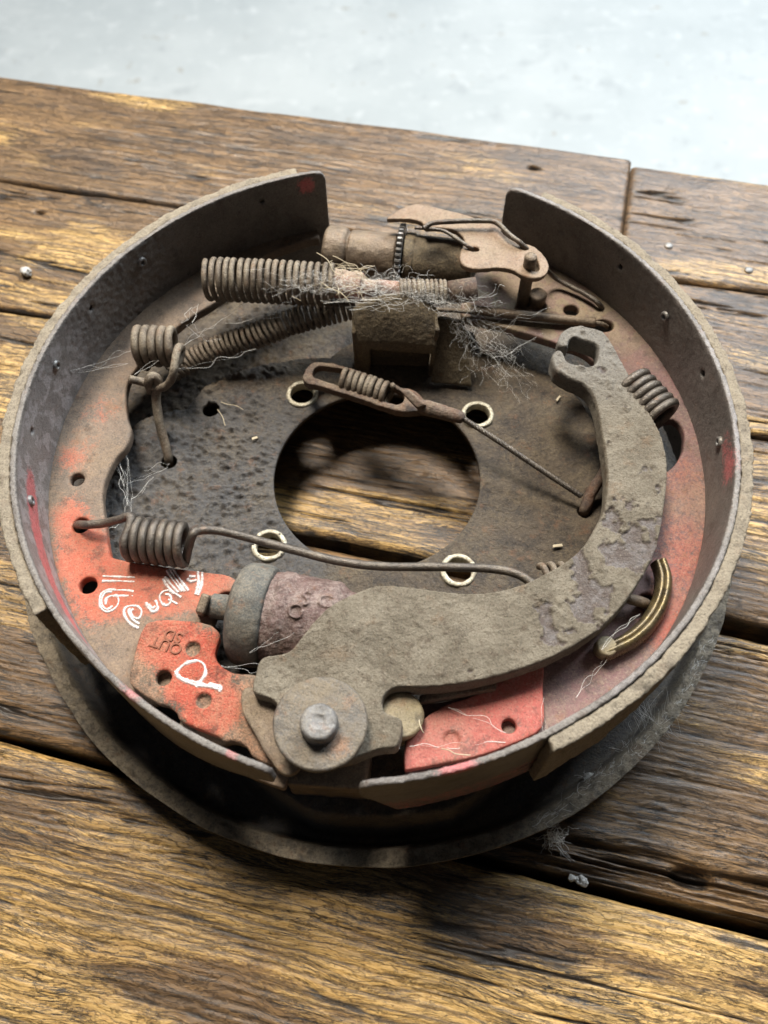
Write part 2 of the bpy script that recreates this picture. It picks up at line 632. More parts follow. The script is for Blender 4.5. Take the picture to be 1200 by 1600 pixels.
def wood_mat():
    t = NT('weathered_bench_wood')
    rel, gold, soot = t.attr('relief'), t.attr('gold'), t.attr('soot')
    # wander the grain
    nz = t.n('ShaderNodeTexNoise')
    mp = t.n('ShaderNodeMapping')
    t.set(mp.inputs['Vector'], t.co)
    mp.inputs['Scale'].default_value = (13, 30, 1)
    t.set(nz.inputs['Vector'], mp.outputs[0])
    nz.inputs['Scale'].default_value = 1
    nz.inputs['Detail'].default_value = 3
    sub = t.n('ShaderNodeVectorMath', operation='MULTIPLY_ADD')
    t.set(sub.inputs[0], nz.outputs['Color'])
    sub.inputs[1].default_value = (0, 0.017, 0)
    t.set(sub.inputs[2], t.co)
    t.co = sub.outputs[0]
    line = t.noise(0.95, 6, 0.72, (12, 1, 1), dist=0.15)
    fleck = t.noise(0.6, 6, 0.82, (3.4, 1, 1), off=9, dist=0.2)
    tone = t.noise(12, 6, 0.72, (3.5, 1, 1), off=5)
    tone2 = t.noise(30, 5, 0.65, (2.5, 1, 1), off=45)
    tone3 = t.noise(45, 4, 0.6, (2.2, 1, 1), off=65)
    fibre = t.noise(0.34, 3, 0.75, (13, 1, 1), off=15)
    ridge = t.math('ABSOLUTE', t.math('SUBTRACT', t.noise(4.0, 5, 0.62, (13, 1, 1), off=25, dist=0.2), 0.5))
    ridge2 = t.math('ABSOLUTE', t.math('SUBTRACT', t.noise(1.9, 5, 0.68, (5.5, 1, 1), off=35, dist=0.2), 0.5))
    # growth rings: long grooves a few millimetres apart
    sep = t.n('ShaderNodeSeparateXYZ')
    t.set(sep.inputs[0], t.co)
    wob = t.math('MULTIPLY', t.noise(26, 4, 0.6, (9, 1, 1), off=75), 9.0)
    ph = t.math('SINE', t.math('ADD', t.math('MULTIPLY', sep.outputs['Y'], 2 * math.pi * 1000 / 3.3), t.math('MULTIPLY', wob, 2.2)))
    ring = t.math('MULTIPLY', t.ramp(t.math('ADD', ph, t.math('MULTIPLY', t.math('SUBTRACT', fleck, 0.5), 2.2)), 0.45, 1.0), t.ramp(tone3, 0.42, 0.58, 0.25, 1.0))
    c = t.mix(t.ramp(tone, 0.32, 0.66), (0.090, 0.049, 0.022), (0.205, 0.113, 0.042))
    c = t.mix(t.ramp(fibre, 0.42, 0.66, 0.0, 0.55), c, (0.29, 0.168, 0.062))
    worn = t.math('ADD', t.math('MULTIPLY', gold, 0.40), t.math('ADD', t.math('MULTIPLY', fleck, 0.92), t.math('MULTIPLY', t.math('SUBTRACT', rel, 0.5), 0.22)))
    c = t.mix(t.ramp(worn, 0.60, 0.86), c, t.mix(t.ramp(fibre, 0.35, 0.65), (0.42, 0.24, 0.068), (0.62, 0.40, 0.145)))
    stain = t.math('MAXIMUM', soot, t.math('MULTIPLY', t.ramp(tone2, 0.51, 0.68), 0.75))
    c = t.mix(t.math('MULTIPLY', stain, t.ramp(fleck, 0.3, 0.65, 1.0, 0.4)), c, (0.05, 0.043, 0.040))
    crk = t.ramp(tone2, 0.40, 0.58, 0.4, 1.0)
    c = t.mix(t.math('MULTIPLY', ring, 0.72), c, (0.05, 0.030, 0.017))
    c = t.mix(t.ramp(line, 0.37, 0.43, 0.62, 0.0), c, (0.044, 0.027, 0.016))
    c = t.mix(t.math('MULTIPLY', t.ramp(ridge, 0.005, 0.018, 0.95, 0.0), crk), c, (0.014, 0.010, 0.008))
    c = t.mix(t.math('MULTIPLY', t.ramp(ridge2, 0.004, 0.016, 0.85, 0.0), crk), c, (0.026, 0.017, 0.011))
    c = t.mix(t.ramp(rel, 0.0, 0.26, 0.9, 0.0), c, (0.016, 0.011, 0.008))
    c = t.mix(t.ramp(fleck, 0.34, 0.40, 0.6, 0.0), c, (0.045, 0.028, 0.017))
    nb = t.bump(t.ramp(ridge, 0.0, 0.03), 0.55, 1.0)
    nb = t.bump(t.ramp(ridge2, 0.0, 0.03), 0.35, 1.0, nb)
    nb = t.bump(ring, -0.45, 0.9, nb)
    nb = t.bump(line, 0.8, 0.9, nb)
    nb = t.bump(fleck, 0.45, 0.9, nb)
    t.b.inputs['Coat Weight'].default_value = 0.36
    t.b.inputs['Coat Roughness'].default_value = 0.28
    nc = t.bump(fleck, 0.25, 0.6)
    t.set(t.b.inputs['Coat Normal'], nc)
    return t.done(c, t.ramp(fleck, 0.3, 0.7, 0.46, 0.64), 0.0, nb, 0.35)


M['wood'] = wood_mat()


def under_mat():
    t = NT('dark_underside_wood')
    return t.done(t.mix(t.noise(6, 4, 0.6, (12, 1, 1)), (0.02, 0.014, 0.01), (0.05, 0.034, 0.022)), 0.9)


M['under'] = under_mat()


def floor_mat():
    t = NT('pale_concrete')
    c = t.mix(t.ramp(t.noise(420, 6, 0.6), 0.32, 0.68), (0.285, 0.305, 0.305), (0.36, 0.375, 0.37))
    c = t.mix(t.ramp(t.noise(46, 6, 0.75, off=4), 0.52, 0.70, 0.0, 0.7), c, (0.44, 0.45, 0.445))
    c = t.mix(t.ramp(t.noise(85, 6, 0.7, off=9), 0.56, 0.68, 0.0, 0.55), c, (0.215, 0.23, 0.235))
    c = t.mix(t.ramp(t.noise(30, 4, 0.6, (6, 1, 1), off=14), 0.60, 0.74, 0.0, 0.5), c, (0.47, 0.475, 0.465))
    c = t.mix(t.ramp(t.noise(38, 3, 0.5, off=19), 0.68, 0.75, 0.0, 0.7), c, (0.20, 0.17, 0.125))
    c = t.mix(0.16, c, (0.58, 0.60, 0.595))
    return t.done(c, t.ramp(t.noise(180, 4, off=2), 0.3, 0.7, 0.45, 0.7), 0.0, t.bump(t.noise(9, 5, 0.7), 1.2, 0.5), 0.4)


M['floor'] = floor_mat()


def web_mat():
    t = NT('cobweb_silk')
    c = t.mix(t.noise(9, 3), (0.90, 0.89, 0.86), (0.66, 0.62, 0.55))
    return t.done(c, 0.8)


M['silk'] = web_mat()


def straw_mat():
    t = NT('dry_grass_fibre')
    return t.done(t.mix(t.noise(7, 3), (0.56, 0.49, 0.36), (0.34, 0.27, 0.17)), 0.85)


M['straw'] = straw_mat()
M['lint'] = grime('grey_lint', (0.55, 0.54, 0.51), (0.36, 0.345, 0.32), (0.62, 0.60, 0.56), 0.5, 0.95, size=1.5, bump=0.4, speck=0.5, off=71, rusty=0.0, grease=0.2)
M['rubber'] = grime('black_rubber', (0.02, 0.02, 0.021), (0.035, 0.035, 0.036), (0.07, 0.07, 0.07), 0.2, 0.7, size=30, bump=0.2, speck=0, off=73, rusty=0.0, grease=0.0)

# ------------------------------------------------------------------ the setting: floor and bench
fl = obj('concrete_floor', to_mesh('floor', [(-4000, -2500, -840), (4000, -2500, -840), (4000, 6500, -840), (-4000, 6500, -840)], [(0, 1, 2, 3)]), M['floor'])
tag(fl, kind='structure')

ANG = math.radians(-14.0)
bench = empty('workbench', (0, 0, 0))
bench.rotation_euler.z = ANG
tag(bench, 'weathered brown plank workbench under the rusty brake assembly', 'workbench')
DIR = np.array([math.cos(ANG), math.sin(ANG)])
NRM = np.array([-math.sin(ANG), math.cos(ANG)])


def bench_uv(px, py):
    q = P(px, py, -TABLE)[:2]
    return q @ DIR, q @ NRM


def plank(u0, u1, v0, v1, seed, du, dv, gold_amt=0.5, soot_spots=(), pits=(), extra=None, wob=1.2, skew=(0, 0), groove=1.0):
    nu, nv = int((u1 - u0) / du) + 1, int((v1 - v0) / dv) + 1
    if v1 < 80:                                 # fine mesh only where the camera can come close
        far = 3.5
        u = np.concatenate([np.linspace(u0, -225, int((-225 - u0) / far), endpoint=False), np.linspace(-225, 225, int(450 / du), endpoint=False), np.linspace(225, u1, int((u1 - 225) / far))])
    else:
        u = np.linspace(u0, u1, nu)
    nu = len(u)
    k = np.linspace(0, 1, nv)
    lo = v0 + skew[0] * (u / 300.0) + wob * fbm(np.stack([u / 45.0, 0 * u + seed, 0 * u], 1), 4, seed)
    hi = v1 + skew[1] * (u / 300.0) + wob * fbm(np.stack([u / 45.0, 0 * u + seed + 9, 0 * u], 1), 4, seed + 1)
    UU, KK = np.meshgrid(u, k, indexing='ij')
    VV = lo[:, None] * (1 - KK) + hi[:, None] * KK
    U, V = UU.ravel(), VV.ravel()
    edge = np.minimum(V - np.repeat(lo, nv), np.repeat(hi, nv) - V)
    endd = np.minimum(U - u0, u1 - U)
    bend = 5.0 * fbm(np.stack([U / 190, V / 70, 0 * U + seed], 1), 2, seed + 2)
    Vb = V + bend

    def nz(su, sv, o, s):
        return fbm(np.stack([U / su, Vb / sv, 0 * U + 3.1 * s], 1), o, seed + s)
    rings = 0.5 + 0.5 * np.sin(Vb / 3.4 * 2 * math.pi * 0.5 + 3.2 * nz(150, 12, 3, 5))
    big = nz(130, 9, 4, 11)
    fine = nz(34, 1.35, 4, 21)
    crack = 1 - sstep(0.0, 0.085, np.abs(nz(170, 6.5, 3, 31)))
    crack = crack * sstep(0.05, 0.4, nz(80, 25, 2, 41) + 0.12)
    chip = sstep(0.34, 0.62, nz(15, 4.2, 4, 51))
    brk = nz(6.5, 1.3, 3, 81)
    h = groove * (0.30 * big + 0.26 * fine + 0.10 * (rings - 0.5) + 0.10 * brk - 1.5 * crack - 0.35 * chip)
    rel = 0.5 + 0.62 * fine + 0.2 * brk + 0.18 * (rings - 0.5) + 0.18 * big - 0.85 * crack - 0.22 * chip
    g = sstep(-0.22, 0.42, nz(95, 26, 4, 61) + gold_amt - 0.5)
    soot = np.zeros_like(U)
    for (cu, cv, su, sv, am) in soot_spots:
        soot = np.maximum(soot, am * np.exp(-(((U - cu) / su) ** 2 + ((V - cv) / sv) ** 2)) * (0.75 + 0.5 * nz(30, 8, 3, 71)))
    for (cu, cv, r, d) in pits:
        w = np.exp(-((((U - cu) / (r * 1.8)) ** 2 + ((V - cv) / r) ** 2) ** 2))
        h -= d * w
        rel -= 0.9 * w
    if extra is not None:
        h, rel, g = extra(U, V, h, rel, g, np.repeat(lo, nv))
    h -= 2.6 * np.exp(-np.maximum(edge, 0) / 1.1) + 1.4 * np.exp(-np.maximum(endd, 0) / 0.8)
    rel -= 0.35 * np.exp(-np.maximum(edge, 0) / 0.9)
    v = np.stack([U, V, h], 1)
    f = grid_faces(nu, nv)
    idx = np.arange(nu * nv).reshape(nu, nv)
    loop = np.concatenate([idx[:, 0], idx[-1, 1:], idx[-2::-1, -1], idx[0, -2:0:-1]])
    n0 = len(v)
    low = v[loop].copy()
    low[:, 2] = -38
    v = np.concatenate([v, low])
    L = len(loop)
    k = np.arange(L)
    sk = np.stack([loop[k], n0 + k, n0 + (k + 1) % L, loop[(k + 1) % L]], 1)
    me = to_mesh('plank', v, [])
    faces = np.concatenate([f, sk])
    me.loops.add(faces.size)
    me.polygons.add(len(faces))
    me.loops.foreach_set('vertex_index', faces.ravel().astype(np.int32))
    me.polygons.foreach_set('loop_start', (np.arange(len(faces)) * 4).astype(np.int32))
    me.update(calc_edges=True)
    me.validate()
    pad = lambda a, c: np.concatenate([np.clip(a, -1, 2), np.full(L, c)])
    attr(me, 'relief', pad(rel, 0.25))
    attr(me, 'gold', pad(g, 0.1))
    attr(me, 'soot', pad(soot, 0.2))
    return obj('plank', me, M['wood'], bench)


hu, hv = bench_uv(1085, 1372)


def broken_edge(U, V, h, rel, g, lo):
    # splintered strip along the open joint on the right of the bench
    w = sstep(10, 60, U) * (1 - sstep(11, 14.5, V - lo + 2.2 * fbm(np.stack([U / 22, 0 * U, 0 * U + 4], 1), 3, 77)))
    spl = fbm(np.stack([U / 45, V / 1.1, 0 * U], 1), 3, 88)
    h = h - w * (3.6 - 3.4 * spl)
    rim = w * (1 - w) * 4
    hole = np.exp(-((((U - hu) / 7.5) ** 2 + ((V - hv) / 3.2) ** 2) ** 2))
    return h - 6 * hole, rel - 0.30 * rim + 0.2 * w * spl - 1.0 * hole, g * (1 - 0.3 * w)


ju, _ = bench_uv(988, 250)
ku, kv = bench_uv(835, 262)
plank(-400, ju - 0.25, 169.4, 262, 3, 1.6, 0.75, 0.30, skew=(2.5, 4.0), pits=[(ku, kv, 1.8, 3)])
plank(ju + 0.35, 420, 169.8, 257, 9, 1.6, 0.75, 0.26, skew=(2.5, 0), groove=1.2)
a1, b1 = bench_uv(62, 332)
plank(-402, 424, 76.5, 168.2, 14, 1.4, 0.62, 0.50, skew=(1.5, 2.5), pits=[(a1, b1, 1.5, 3)])
plank(-397, 418, -19.5, 75.2, 23, 1.2, 0.55, 0.58, skew=(0, 1.5))
s1 = bench_uv(330, 1300)
plank(-401, 421, -132.0, -24.5, 31, 1.05, 0.45, 0.45, soot_spots=[(bench_uv(1100, 1250)[0], bench_uv(1100, 1250)[1], 60, 30, 0.35)], extra=broken_edge, skew=(-1.5, -3.5))
plank(-399, 419, -262, -135.6, 42, 1.05, 0.48, 0.62, soot_spots=[(s1[0], s1[1], 34, 12, 0.85), (bench_uv(200, 1440)[0], bench_uv(200, 1440)[1], 26, 9, 0.55), (bench_uv(230, 1560)[0], bench_uv(230, 1560)[1], 40, 7, 0.5)], skew=(0, -3.6))
plank(-403, 420, -372, -264.5, 57, 2.4, 1.2, 0.55)
for u in (-320, 0, 320):
    me = slab([(u - 45, -370, -58), (u + 45, -370, -58), (u + 45, 255, -58), (u - 45, 255, -58)], 38, 1.5)
    obj('added_bearer', me, M['under'], bench, smooth=False)  # beams added out of sight below the planks to darken the gaps
under = slab([(-390, -371, -80), (410, -371, -80), (410, 250, -80), (-390, 250, -80)], 4, 0.5)
obj('gap_blocker_board', under, M['under'], bench, smooth=False)  # unseen sheet added to stop the bright floor showing through the plank gaps
for (u, v) in ((-335, -325), (355, -325), (-335, 210), (355, 210)):
    obj('leg', slab([(u - 35, v - 35, -461), (u + 35, v - 35, -461), (u + 35, v + 35, -461), (u - 35, v + 35, -461)], 756, 2), M['under'], bench, smooth=False)
# nail heads in the boards
nails = [(1045, 384), (1170, 422)]
for (x, y) in nails:
    u, v = bench_uv(x, y)
    obj('nail_head', lathe([(-3, 1.6), (0.0, 2.3), (0.25, 2.1), (0.3, 0.4)], (u, v, 0.25), (0, 0, 1), 18), M['hollow'], bench)

# ------------------------------------------------------------------ the brake assembly
brake = empty('drum_brake_assembly', (0, 0, TABLE * S))
tag(brake, 'rusty drum brake assembly with red brake shoes, springs and a curved lever lying on planks', 'brake assembly')

# --- backing plate
PZ = -50.0


def plateau(th):
    k = [-180, -150, -120, -100, -80, -60, -30, 0, 100, 106, 168, 180.0]
    r = [118, 118, 122, 137, 137, 122, 116, 106, 101, 98, 114, 118.0]
    pts = [(225, 655), (290, 640), (320, 606), (370, 582), (440, 566), (515, 560), (552, 535), (580, 500), (740, 520), (752, 552), (810, 572), (870, 592), (905, 625), (925, 655), (945, 700)]
    for (x, y) in pts:
        q = P(x, y, -51)
        k.append(math.degrees(math.atan2(q[1], q[0])))
        r.append(math.hypot(q[0], q[1]))
    ok = [i for i in range(len(k)) if i >= 12 or not (min(k[12:]) < k[i] < max(k[12:]))]
    o = sorted(ok, key=lambda i: k[i])
    return np.interp(th, [k[i] for i in o], [r[i] for i in o])


def plate_profile(r, th):
    pr = plateau(th)
    z = PZ - 22.0 * sstep(pr - 1.0, pr + 4.5, r)
    z = z + 10.0 * sstep(141.0, 145.6, r) ** 1.2
    return z


nth, nr = 820, 140
TH = np.linspace(-180, 180, nth, endpoint=False)
RR = np.concatenate([np.linspace(43.5, 142, nr - 30), np.linspace(142.4, 150.6, 30)])
T2, R2 = np.meshgrid(TH, RR, indexing='ij')
Tf, Rf = T2.ravel(), R2.ravel()
zt = plate_profile(Rf, Tf)
X, Y = Rf * np.cos(np.radians(Tf)), Rf * np.sin(np.radians(Tf))
q = np.stack([X, Y, 0 * X], 1)
left = sstep(-20, -60, X)
clod = np.maximum(fbm(q / 2.1, 4, 5) - 0.02, 0) * (0.8 + 2.6 * left) + 0.32 * fbm(q / 1.2, 2, 6) * (0.5 + left)
lump = 0.8 * np.maximum(fbm(q / 12, 4, 8), 0)
zt = zt + (clod + lump) * sstep(43.5, 46, Rf) * (1 - 0.4 * sstep(118, 140, Rf)) + (1.0 * fbm(q / 3.5, 4, 15) + 0.5 * fbm(q / 1.3, 2, 19)) * sstep(143, 146, Rf)
bent = 1.0 + 0.012 * fbm(np.stack([np.cos(np.radians(Tf)) * 3, np.sin(np.radians(Tf)) * 3, 0 * Tf], 1), 3, 44) * sstep(140, 150, Rf)
X, Y = X * bent, Y * bent
top = np.stack([X, Y, zt], 1)
bot = np.stack([X, Y, plate_profile(Rf, Tf) - 2.4], 1)
fa = grid_faces(nth, nr, wrap_u=True)
fb = grid_faces(nth, nr, wrap_u=True, off=nth * nr)[:, ::-1]
i0 = np.arange(nth)
j0 = (i0 + 1) % nth
inner = np.stack([i0 * nr, i0 * nr + nth * nr, j0 * nr + nth * nr, j0 * nr], 1)[:, ::-1]
outer = np.stack([i0 * nr + nr - 1, i0 * nr + nr - 1 + nth * nr, j0 * nr + nr - 1 + nth * nr, j0 * nr + nr - 1], 1)
me = to_mesh('backing_plate', np.concatenate([top, bot]), np.concatenate([fa, fb, inner, outer]))
bm = bmesh.new()
bm.from_mesh(me)
bmesh.ops.recalc_face_normals(bm, faces=bm.faces)
bm.to_mesh(me)
bm.free()
BOLT = [P(472.5, 617, PZ), P(746, 649, PZ), P(716.5, 892, PZ), P(420.6, 853, PZ)]
cutters = [lathe([(-12, 5.9), (12, 5.9)], b, (0, 0, 1), 28) for b in BOLT]
for (x, y, r) in ((264, 722, 3.6), (913, 800, 3.0), (330, 640, 4.0)):
    cutters.append(lathe([(-12, r), (12, r)], P(x, y, PZ), (0, 0, 1), 18))
me = cut(me, cutters)
a = co(me)
attr(me, 'paint', np.clip(1.15 * sstep(10, -50, a[:, 0]) * sstep(62, 30, a[:, 1]) + 0.8 * sstep(125, 138, np.hypot(a[:, 0], a[:, 1])) * sstep(20, 60, a[:, 0]), 0, 1))
rr_ = np.hypot(a[:, 0], a[:, 1])
attr(me, 'dusty', np.clip(sstep(143, 145.5, rr_) * 1.0 + 0.7 * sstep(138, 146, rr_) * sstep(30, 70, a[:, 0]) * sstep(0, -40, a[:, 1]), 0, 1))
bp = obj('backing_plate', me, M['plate'], brake)
for b in BOLT:
    s = lathe([(-3, 5.2), (0.9, 5.2), (1.3, 5.5), (1.2, 6.8), (0.7, 7.2), (-3, 7.2), (-3, 5.2)], b, (0, 0, 1), 36, cap=False)
    roughen(s, [(2.5, 0.45, 3)], int(b[0]))
    obj('bolt_sleeve', s, M['zinc'], bp)

# --- shoes
WEB = -32.0


def shoe_radius(th):
    d = np.abs(((th + 96) + 180) % 360 - 180)          # degrees from the anchor
    return 129.8 + 4.6 * np.clip((34 - d) / 34, 0, 1) ** 1.25


def rounded_top(th, end_a, end_b, r=4.5):
    mm = min(abs(th - end_a), abs(th - end_b)) * math.pi / 180 * 130
    if mm >= r:
        return 0.0
    return -(r - math.sqrt(max(r * r - (r - mm) ** 2, 0)))


def shoe(name, a0, a1, l0, l1, label, paint_fn, seed):
    root = empty('brake_shoe', (0, 0, 0), brake)
    root['label'] = label

    def zb(a):
        d = abs(((a + 96) + 180) % 360 - 180)
        if name == 'left':
            return -56.0 + 42.0 * min(max((34 - d) / 27.0, 0), 1) ** 1.1
        return -57.0 + 13.0 * min(max((45 - d) / 28.0, 0), 1) + 28.0 * min(max((8.0 - d) / 4.5, 0), 1)
    rim = ring_solid(a0, a1, lambda a: shoe_radius(a), lambda a: shoe_radius(a) + 2.4, lambda a: rounded_top(a, a0, a1), zb, 0.25)
    return root, rim


def rim_holes(pts):
    out = []
    for (x, y, zg, r) in pts:
        # find where the line of sight meets the inside of the rim
        best = min(((abs(np.hypot(*P(x, y, z)[:2]) - 129.8), z) for z in np.arange(-2, -34, -0.25)))
        q = P(x, y, best[1])
        n = np.array([q[0], q[1], 0]) / np.hypot(q[0], q[1])
        out.append((q, n, r))
    return out


def finish_rim(rim, holes, root, paint_fn, seed, rough_fn):
    if holes:
        rim = cut(rim, [lathe([(-4, r), (5, r)], q, n, 16) for q, n, r in holes])
    rim = remesh(rim, 0.85, 1)
    roughen(rim, [(1.7, 0.42, 3), (14, 0.25, 3)], seed, rough_fn)
    a = co(rim)
    attr(rim, 'paint', paint_fn(a))
    th = np.degrees(np.arctan2(a[:, 1], a[:, 0])) % 360
    worn_glint = sstep(-1.1, -0.4, a[:, 2]) * sstep(0.35, 0.6, 0.5 + 0.5 * fbm(a / 11, 3, 5))  # worn metal edge, its specular line put into the pale colour
    attr(rim, 'pale', 0.4 * worn_glint * ((th < 62) | (th > 300)) + sstep(150, 168, th) * (1 - sstep(222, 240, th)) * sstep(-40, -28, a[:, 2]) * sstep(-0.8, -3.0, a[:, 2]))
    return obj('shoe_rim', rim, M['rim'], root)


def blob(a, x, y, z, r, zs=0.0, rx=None, rz=None):
    c = P(x, y, z)
    d2 = ((a - c) ** 2).sum(1)
    return np.exp(-d2 / (r * r))


# left (primary) shoe
LA0, LA1 = 98.9, 256.0
Lroot, Lrim = shoe('left', LA0, LA1, 0, 0, 'primary brake shoe with bright red patches and white marker writing', None, 1)


def lpaint(a):
    r = np.hypot(a[:, 0], a[:, 1])
    th = np.degrees(np.arctan2(a[:, 1], a[:, 0])) % 360
    streak = np.exp(-((a[:, 2] + 17 + (th - 200) * 0.25) / 6.0) ** 2) * sstep(183, 192, th) * (1 - sstep(213, 226, th)) * 1.05
    edge = 0.75 * sstep(205, 215, th) * sstep(-6, -1, a[:, 2]) * sstep(-0.1, 0.35, fbm(np.stack([th / 5.0, 0 * th, 0 * th], 1), 3, 61))
    spot = 0.9 * blob(a, 478, 290, -6, 5)
    return np.clip(streak + np.maximum(edge, spot), 0, 1.1)


lh = rim_holes([(144, 482, 0, 1.4), (51, 674, 0, 1.4), (307, 356, 0, 1.2), (410, 316, 0, 1.2)])
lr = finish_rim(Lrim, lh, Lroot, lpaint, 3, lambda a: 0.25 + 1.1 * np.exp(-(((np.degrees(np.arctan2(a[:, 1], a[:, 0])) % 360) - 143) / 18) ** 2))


def rivet(q, n, root, s=1.0):
    inn = [(1.5, 0.9 * s), (-0.9, 1.0 * s), (-1.25, 1.45 * s), (-0.95, 2.05 * s), (0.3, 2.3 * s), (1.5, 2.2 * s), (1.5, 0.9 * s)]
    obj('rivet', lathe(inn, q, n, 20, cap=False), M['hollow'], root)


for q, n, r in rim_holes([(221, 409, 0, 1), (87, 571, 0, 1), (47, 783, 0, 1)]):
    rivet(q, n, Lroot)


def lining(a0, a1, root, seed, zlow):
    me = ring_solid(a0, a1, lambda a: shoe_radius(a) + 2.35, lambda a: 136.9 + 0.6 * (shoe_radius(a) - 129.8), lambda a: -0.9, lambda a: zlow, 0.25)
    me = remesh(me, 0.9, 2)
    roughen(me, [(2.2, 0.5, 3), (9, 0.6, 3)], seed)
    a = co(me)
    # shallow crack lines between lining and rim, and chips along the outer edge
    r = np.hypot(a[:, 0], a[:, 1])
    chip = np.maximum(fbm(a / 4.0, 3, seed + 5) - 0.15, 0) * sstep(134.5, 137, r) * sstep(-6, -1, a[:, 2])
    a[:, 2] -= 2.2 * chip
    set_co(me, a)
    return obj('lining', me, M['lining'], root)


lining(104.0, 216.0, Lroot, 12, -52)

# left web
lin = [(500, 372), (470, 378), (400, 408), (350, 462), (290, 500), (240, 545), (207, 583), (197, 612), (199, 650), (205, 673), (197, 697), (180, 717), (166, 745), (160, 772), (164, 812), (171, 860), (184, 873), (262, 885), (320, 893), (357, 899), (371, 910), (366, 923), (345, 926), (341, 935), (352, 945), (340, 958), (330, 985), (338, 1030), (372, 1060), (420, 1085), (452, 1150), (455, 1195)]
lw = [P(x, y, WEB)[:2] for x, y in lin]
lw = list(smooth_poly(lw, 4, closed=False))
b0 = math.degrees(math.atan2(lw[-1][1], lw[-1][0])) % 360
b1 = math.degrees(math.atan2(lw[0][1], lw[0][0])) % 360
arc = [(shoe_radius(t) * math.cos(math.radians(t)) + 0.8 * math.cos(math.radians(t)), (shoe_radius(t) + 0.8) * math.sin(math.radians(t))) for t in np.linspace(b0, b1, 90)]
wh = [circle(P(x, y, WEB), r, 24) for x, y, r in ((120, 749, 2.9), (126, 820, 3.2), (137, 914, 3.2))]
notch = [P(258, 1118, WEB)[:2], P(372, 1178, WEB)[:2]]
me = plate_mesh(lw + arc, wh + [circle(c, 6.0, 20, 3.4, math.radians(-38 + 14 * k)) for k, c in enumerate(notch)], WEB, 5.0, 0.8)
me = remesh(me, 0.7, 1)
roughen(me, [(1.6, 0.14, 3), (16, 0.25, 2)], 21)
a = co(me)
pn = (0.95 * blob(a, 175, 930, WEB, 17) + 0.9 * blob(a, 250, 915, WEB, 16) + 0.75 * blob(a, 330, 905, WEB, 13) + 0.85 * blob(a, 130, 860, WEB, 13)
      + 0.55 * blob(a, 115, 715, WEB, 11) + 0.62 * blob(a, 105, 800, WEB, 10) + 0.42 * blob(a, 160, 640, WEB, 16))
attr(me, 'paint', np.clip(pn, 0, 1.0) * (1 - 0.9 * np.clip(blob(a, 205, 1020, WEB, 14) * 1.3, 0, 1)))
lwob = obj('shoe_web', me, M['web'], Lroot)

# reinforcement plate on the primary shoe: red paint, three punched holes, stamped OUT SD
PZP = -27.0
po = [(240, 969), (285, 968), (325, 974), (343, 990), (338, 1012), (336, 1026), (347, 1041), (368, 1051), (402, 1055), (420, 1080), (432, 1120), (440, 1170), (430, 1196), (396, 1183), (384, 1166), (366, 1158), (350, 1158), (338, 1150), (285, 1128), (276, 1114), (262, 1103), (245, 1098), (212, 1077), (201, 1060), (208, 1025), (222, 982)]
pp = smooth_poly([P(x, y, PZP)[:2] for x, y in po], 4)
phole = [circle(P(x, y, PZP), r, 22) for x, y, r in ((255, 1058, 2.7),)]
me = plate_mesh(pp, phole, PZP, 4.6, 1.1, 3)
me = remesh(me, 0.55, 1)
a = co(me)
for (x, y) in ((301, 1014), (318, 1095)):
    c = P(x, y, PZP)
    d = np.hypot(a[:, 0] - c[0], a[:, 1] - c[1])
    w = (a[:, 2] > PZP - 2) * (1 - sstep(2.3, 2.8, d))
    a[:, 2] -= 1.7 * w
    a[:, 2] += (a[:, 2] > PZP - 2) * 0.35 * np.exp(-((d - 3.2) / 0.5) ** 2)
set_co(me, a)
roughen(me, [(1.0, 0.16, 3), (14, 0.2, 2)], 25)
a = co(me)
pn = 1.25 * np.maximum(blob(a, 300, 1045, PZP, 15.5), np.maximum(0.95 * blob(a, 262, 1000, PZP, 13), blob(a, 330, 1105, PZP, 11)))
pn = pn * (1 - 0.8 * blob(a, 213, 1085, PZP, 9)) * (1 - sstep(-13, -6, a[:, 0] + 37 - 12) * 0.0)
for (x, y) in ((301, 1014), (318, 1095), (255, 1058)):
    c = P(x, y, PZP)
    pn = pn * sstep(2.2, 3.0, np.hypot(a[:, 0] - c[0], a[:, 1] - c[1]))
attr(me, 'paint', np.clip(pn, 0, 1.1))
M['redplate'] = grime('red_painted_plate', (0.165, 0.125, 0.085), (0.13, 0.10, 0.075), (0.40, 0.225, 0.14), 0.44, 0.75, size=9, bump=0.42, speck=0.45,
                      paint=(0.45, 0.050, 0.032), paint2=(0.40, 0.10, 0.055), off=79)
pl = obj('red_plate', me, M['redplate'], Lroot)


def strokes(paths, z, w, parent, name='marker_writing', mat='marker'):
    V, F, o = [], [], 0
    for pth in paths:
        q = smooth_poly(PL(pth, z), 6, closed=False) if len(pth) > 2 else np.linspace(P(*pth[0], z), P(*pth[1], z), 10)
        wd = w * (0.8 + 0.35 * vnoise(q / 2.0, 6))
        t = np.gradient(q, axis=0)
        t /= np.linalg.norm(t, axis=1)[:, None]
        n = np.stack([-t[:, 1], t[:, 0], 0 * t[:, 0]], 1)
        rows = [q + n * wd[:, None] - (0, 0, 0.5), q + n * wd[:, None] * 0.8 + (0, 0, 0.0), q - n * wd[:, None] * 0.8, q - n * wd[:, None] - (0, 0, 0.5)]
        v = np.stack(rows, 1).reshape(-1, 3)
        v[:, 2] += 0.006 * len(V)
        V.append(v)
        F += [tuple(f) for f in grid_faces(len(q), 4, off=o)]
        o += len(v)
    me = to_mesh(name, np.concatenate(V), F)
    return obj(name, me, M[mat], parent)


def zz(pts, ox, oy, k):
    return [(ox + x / k, oy + y / k) for x, y in pts]


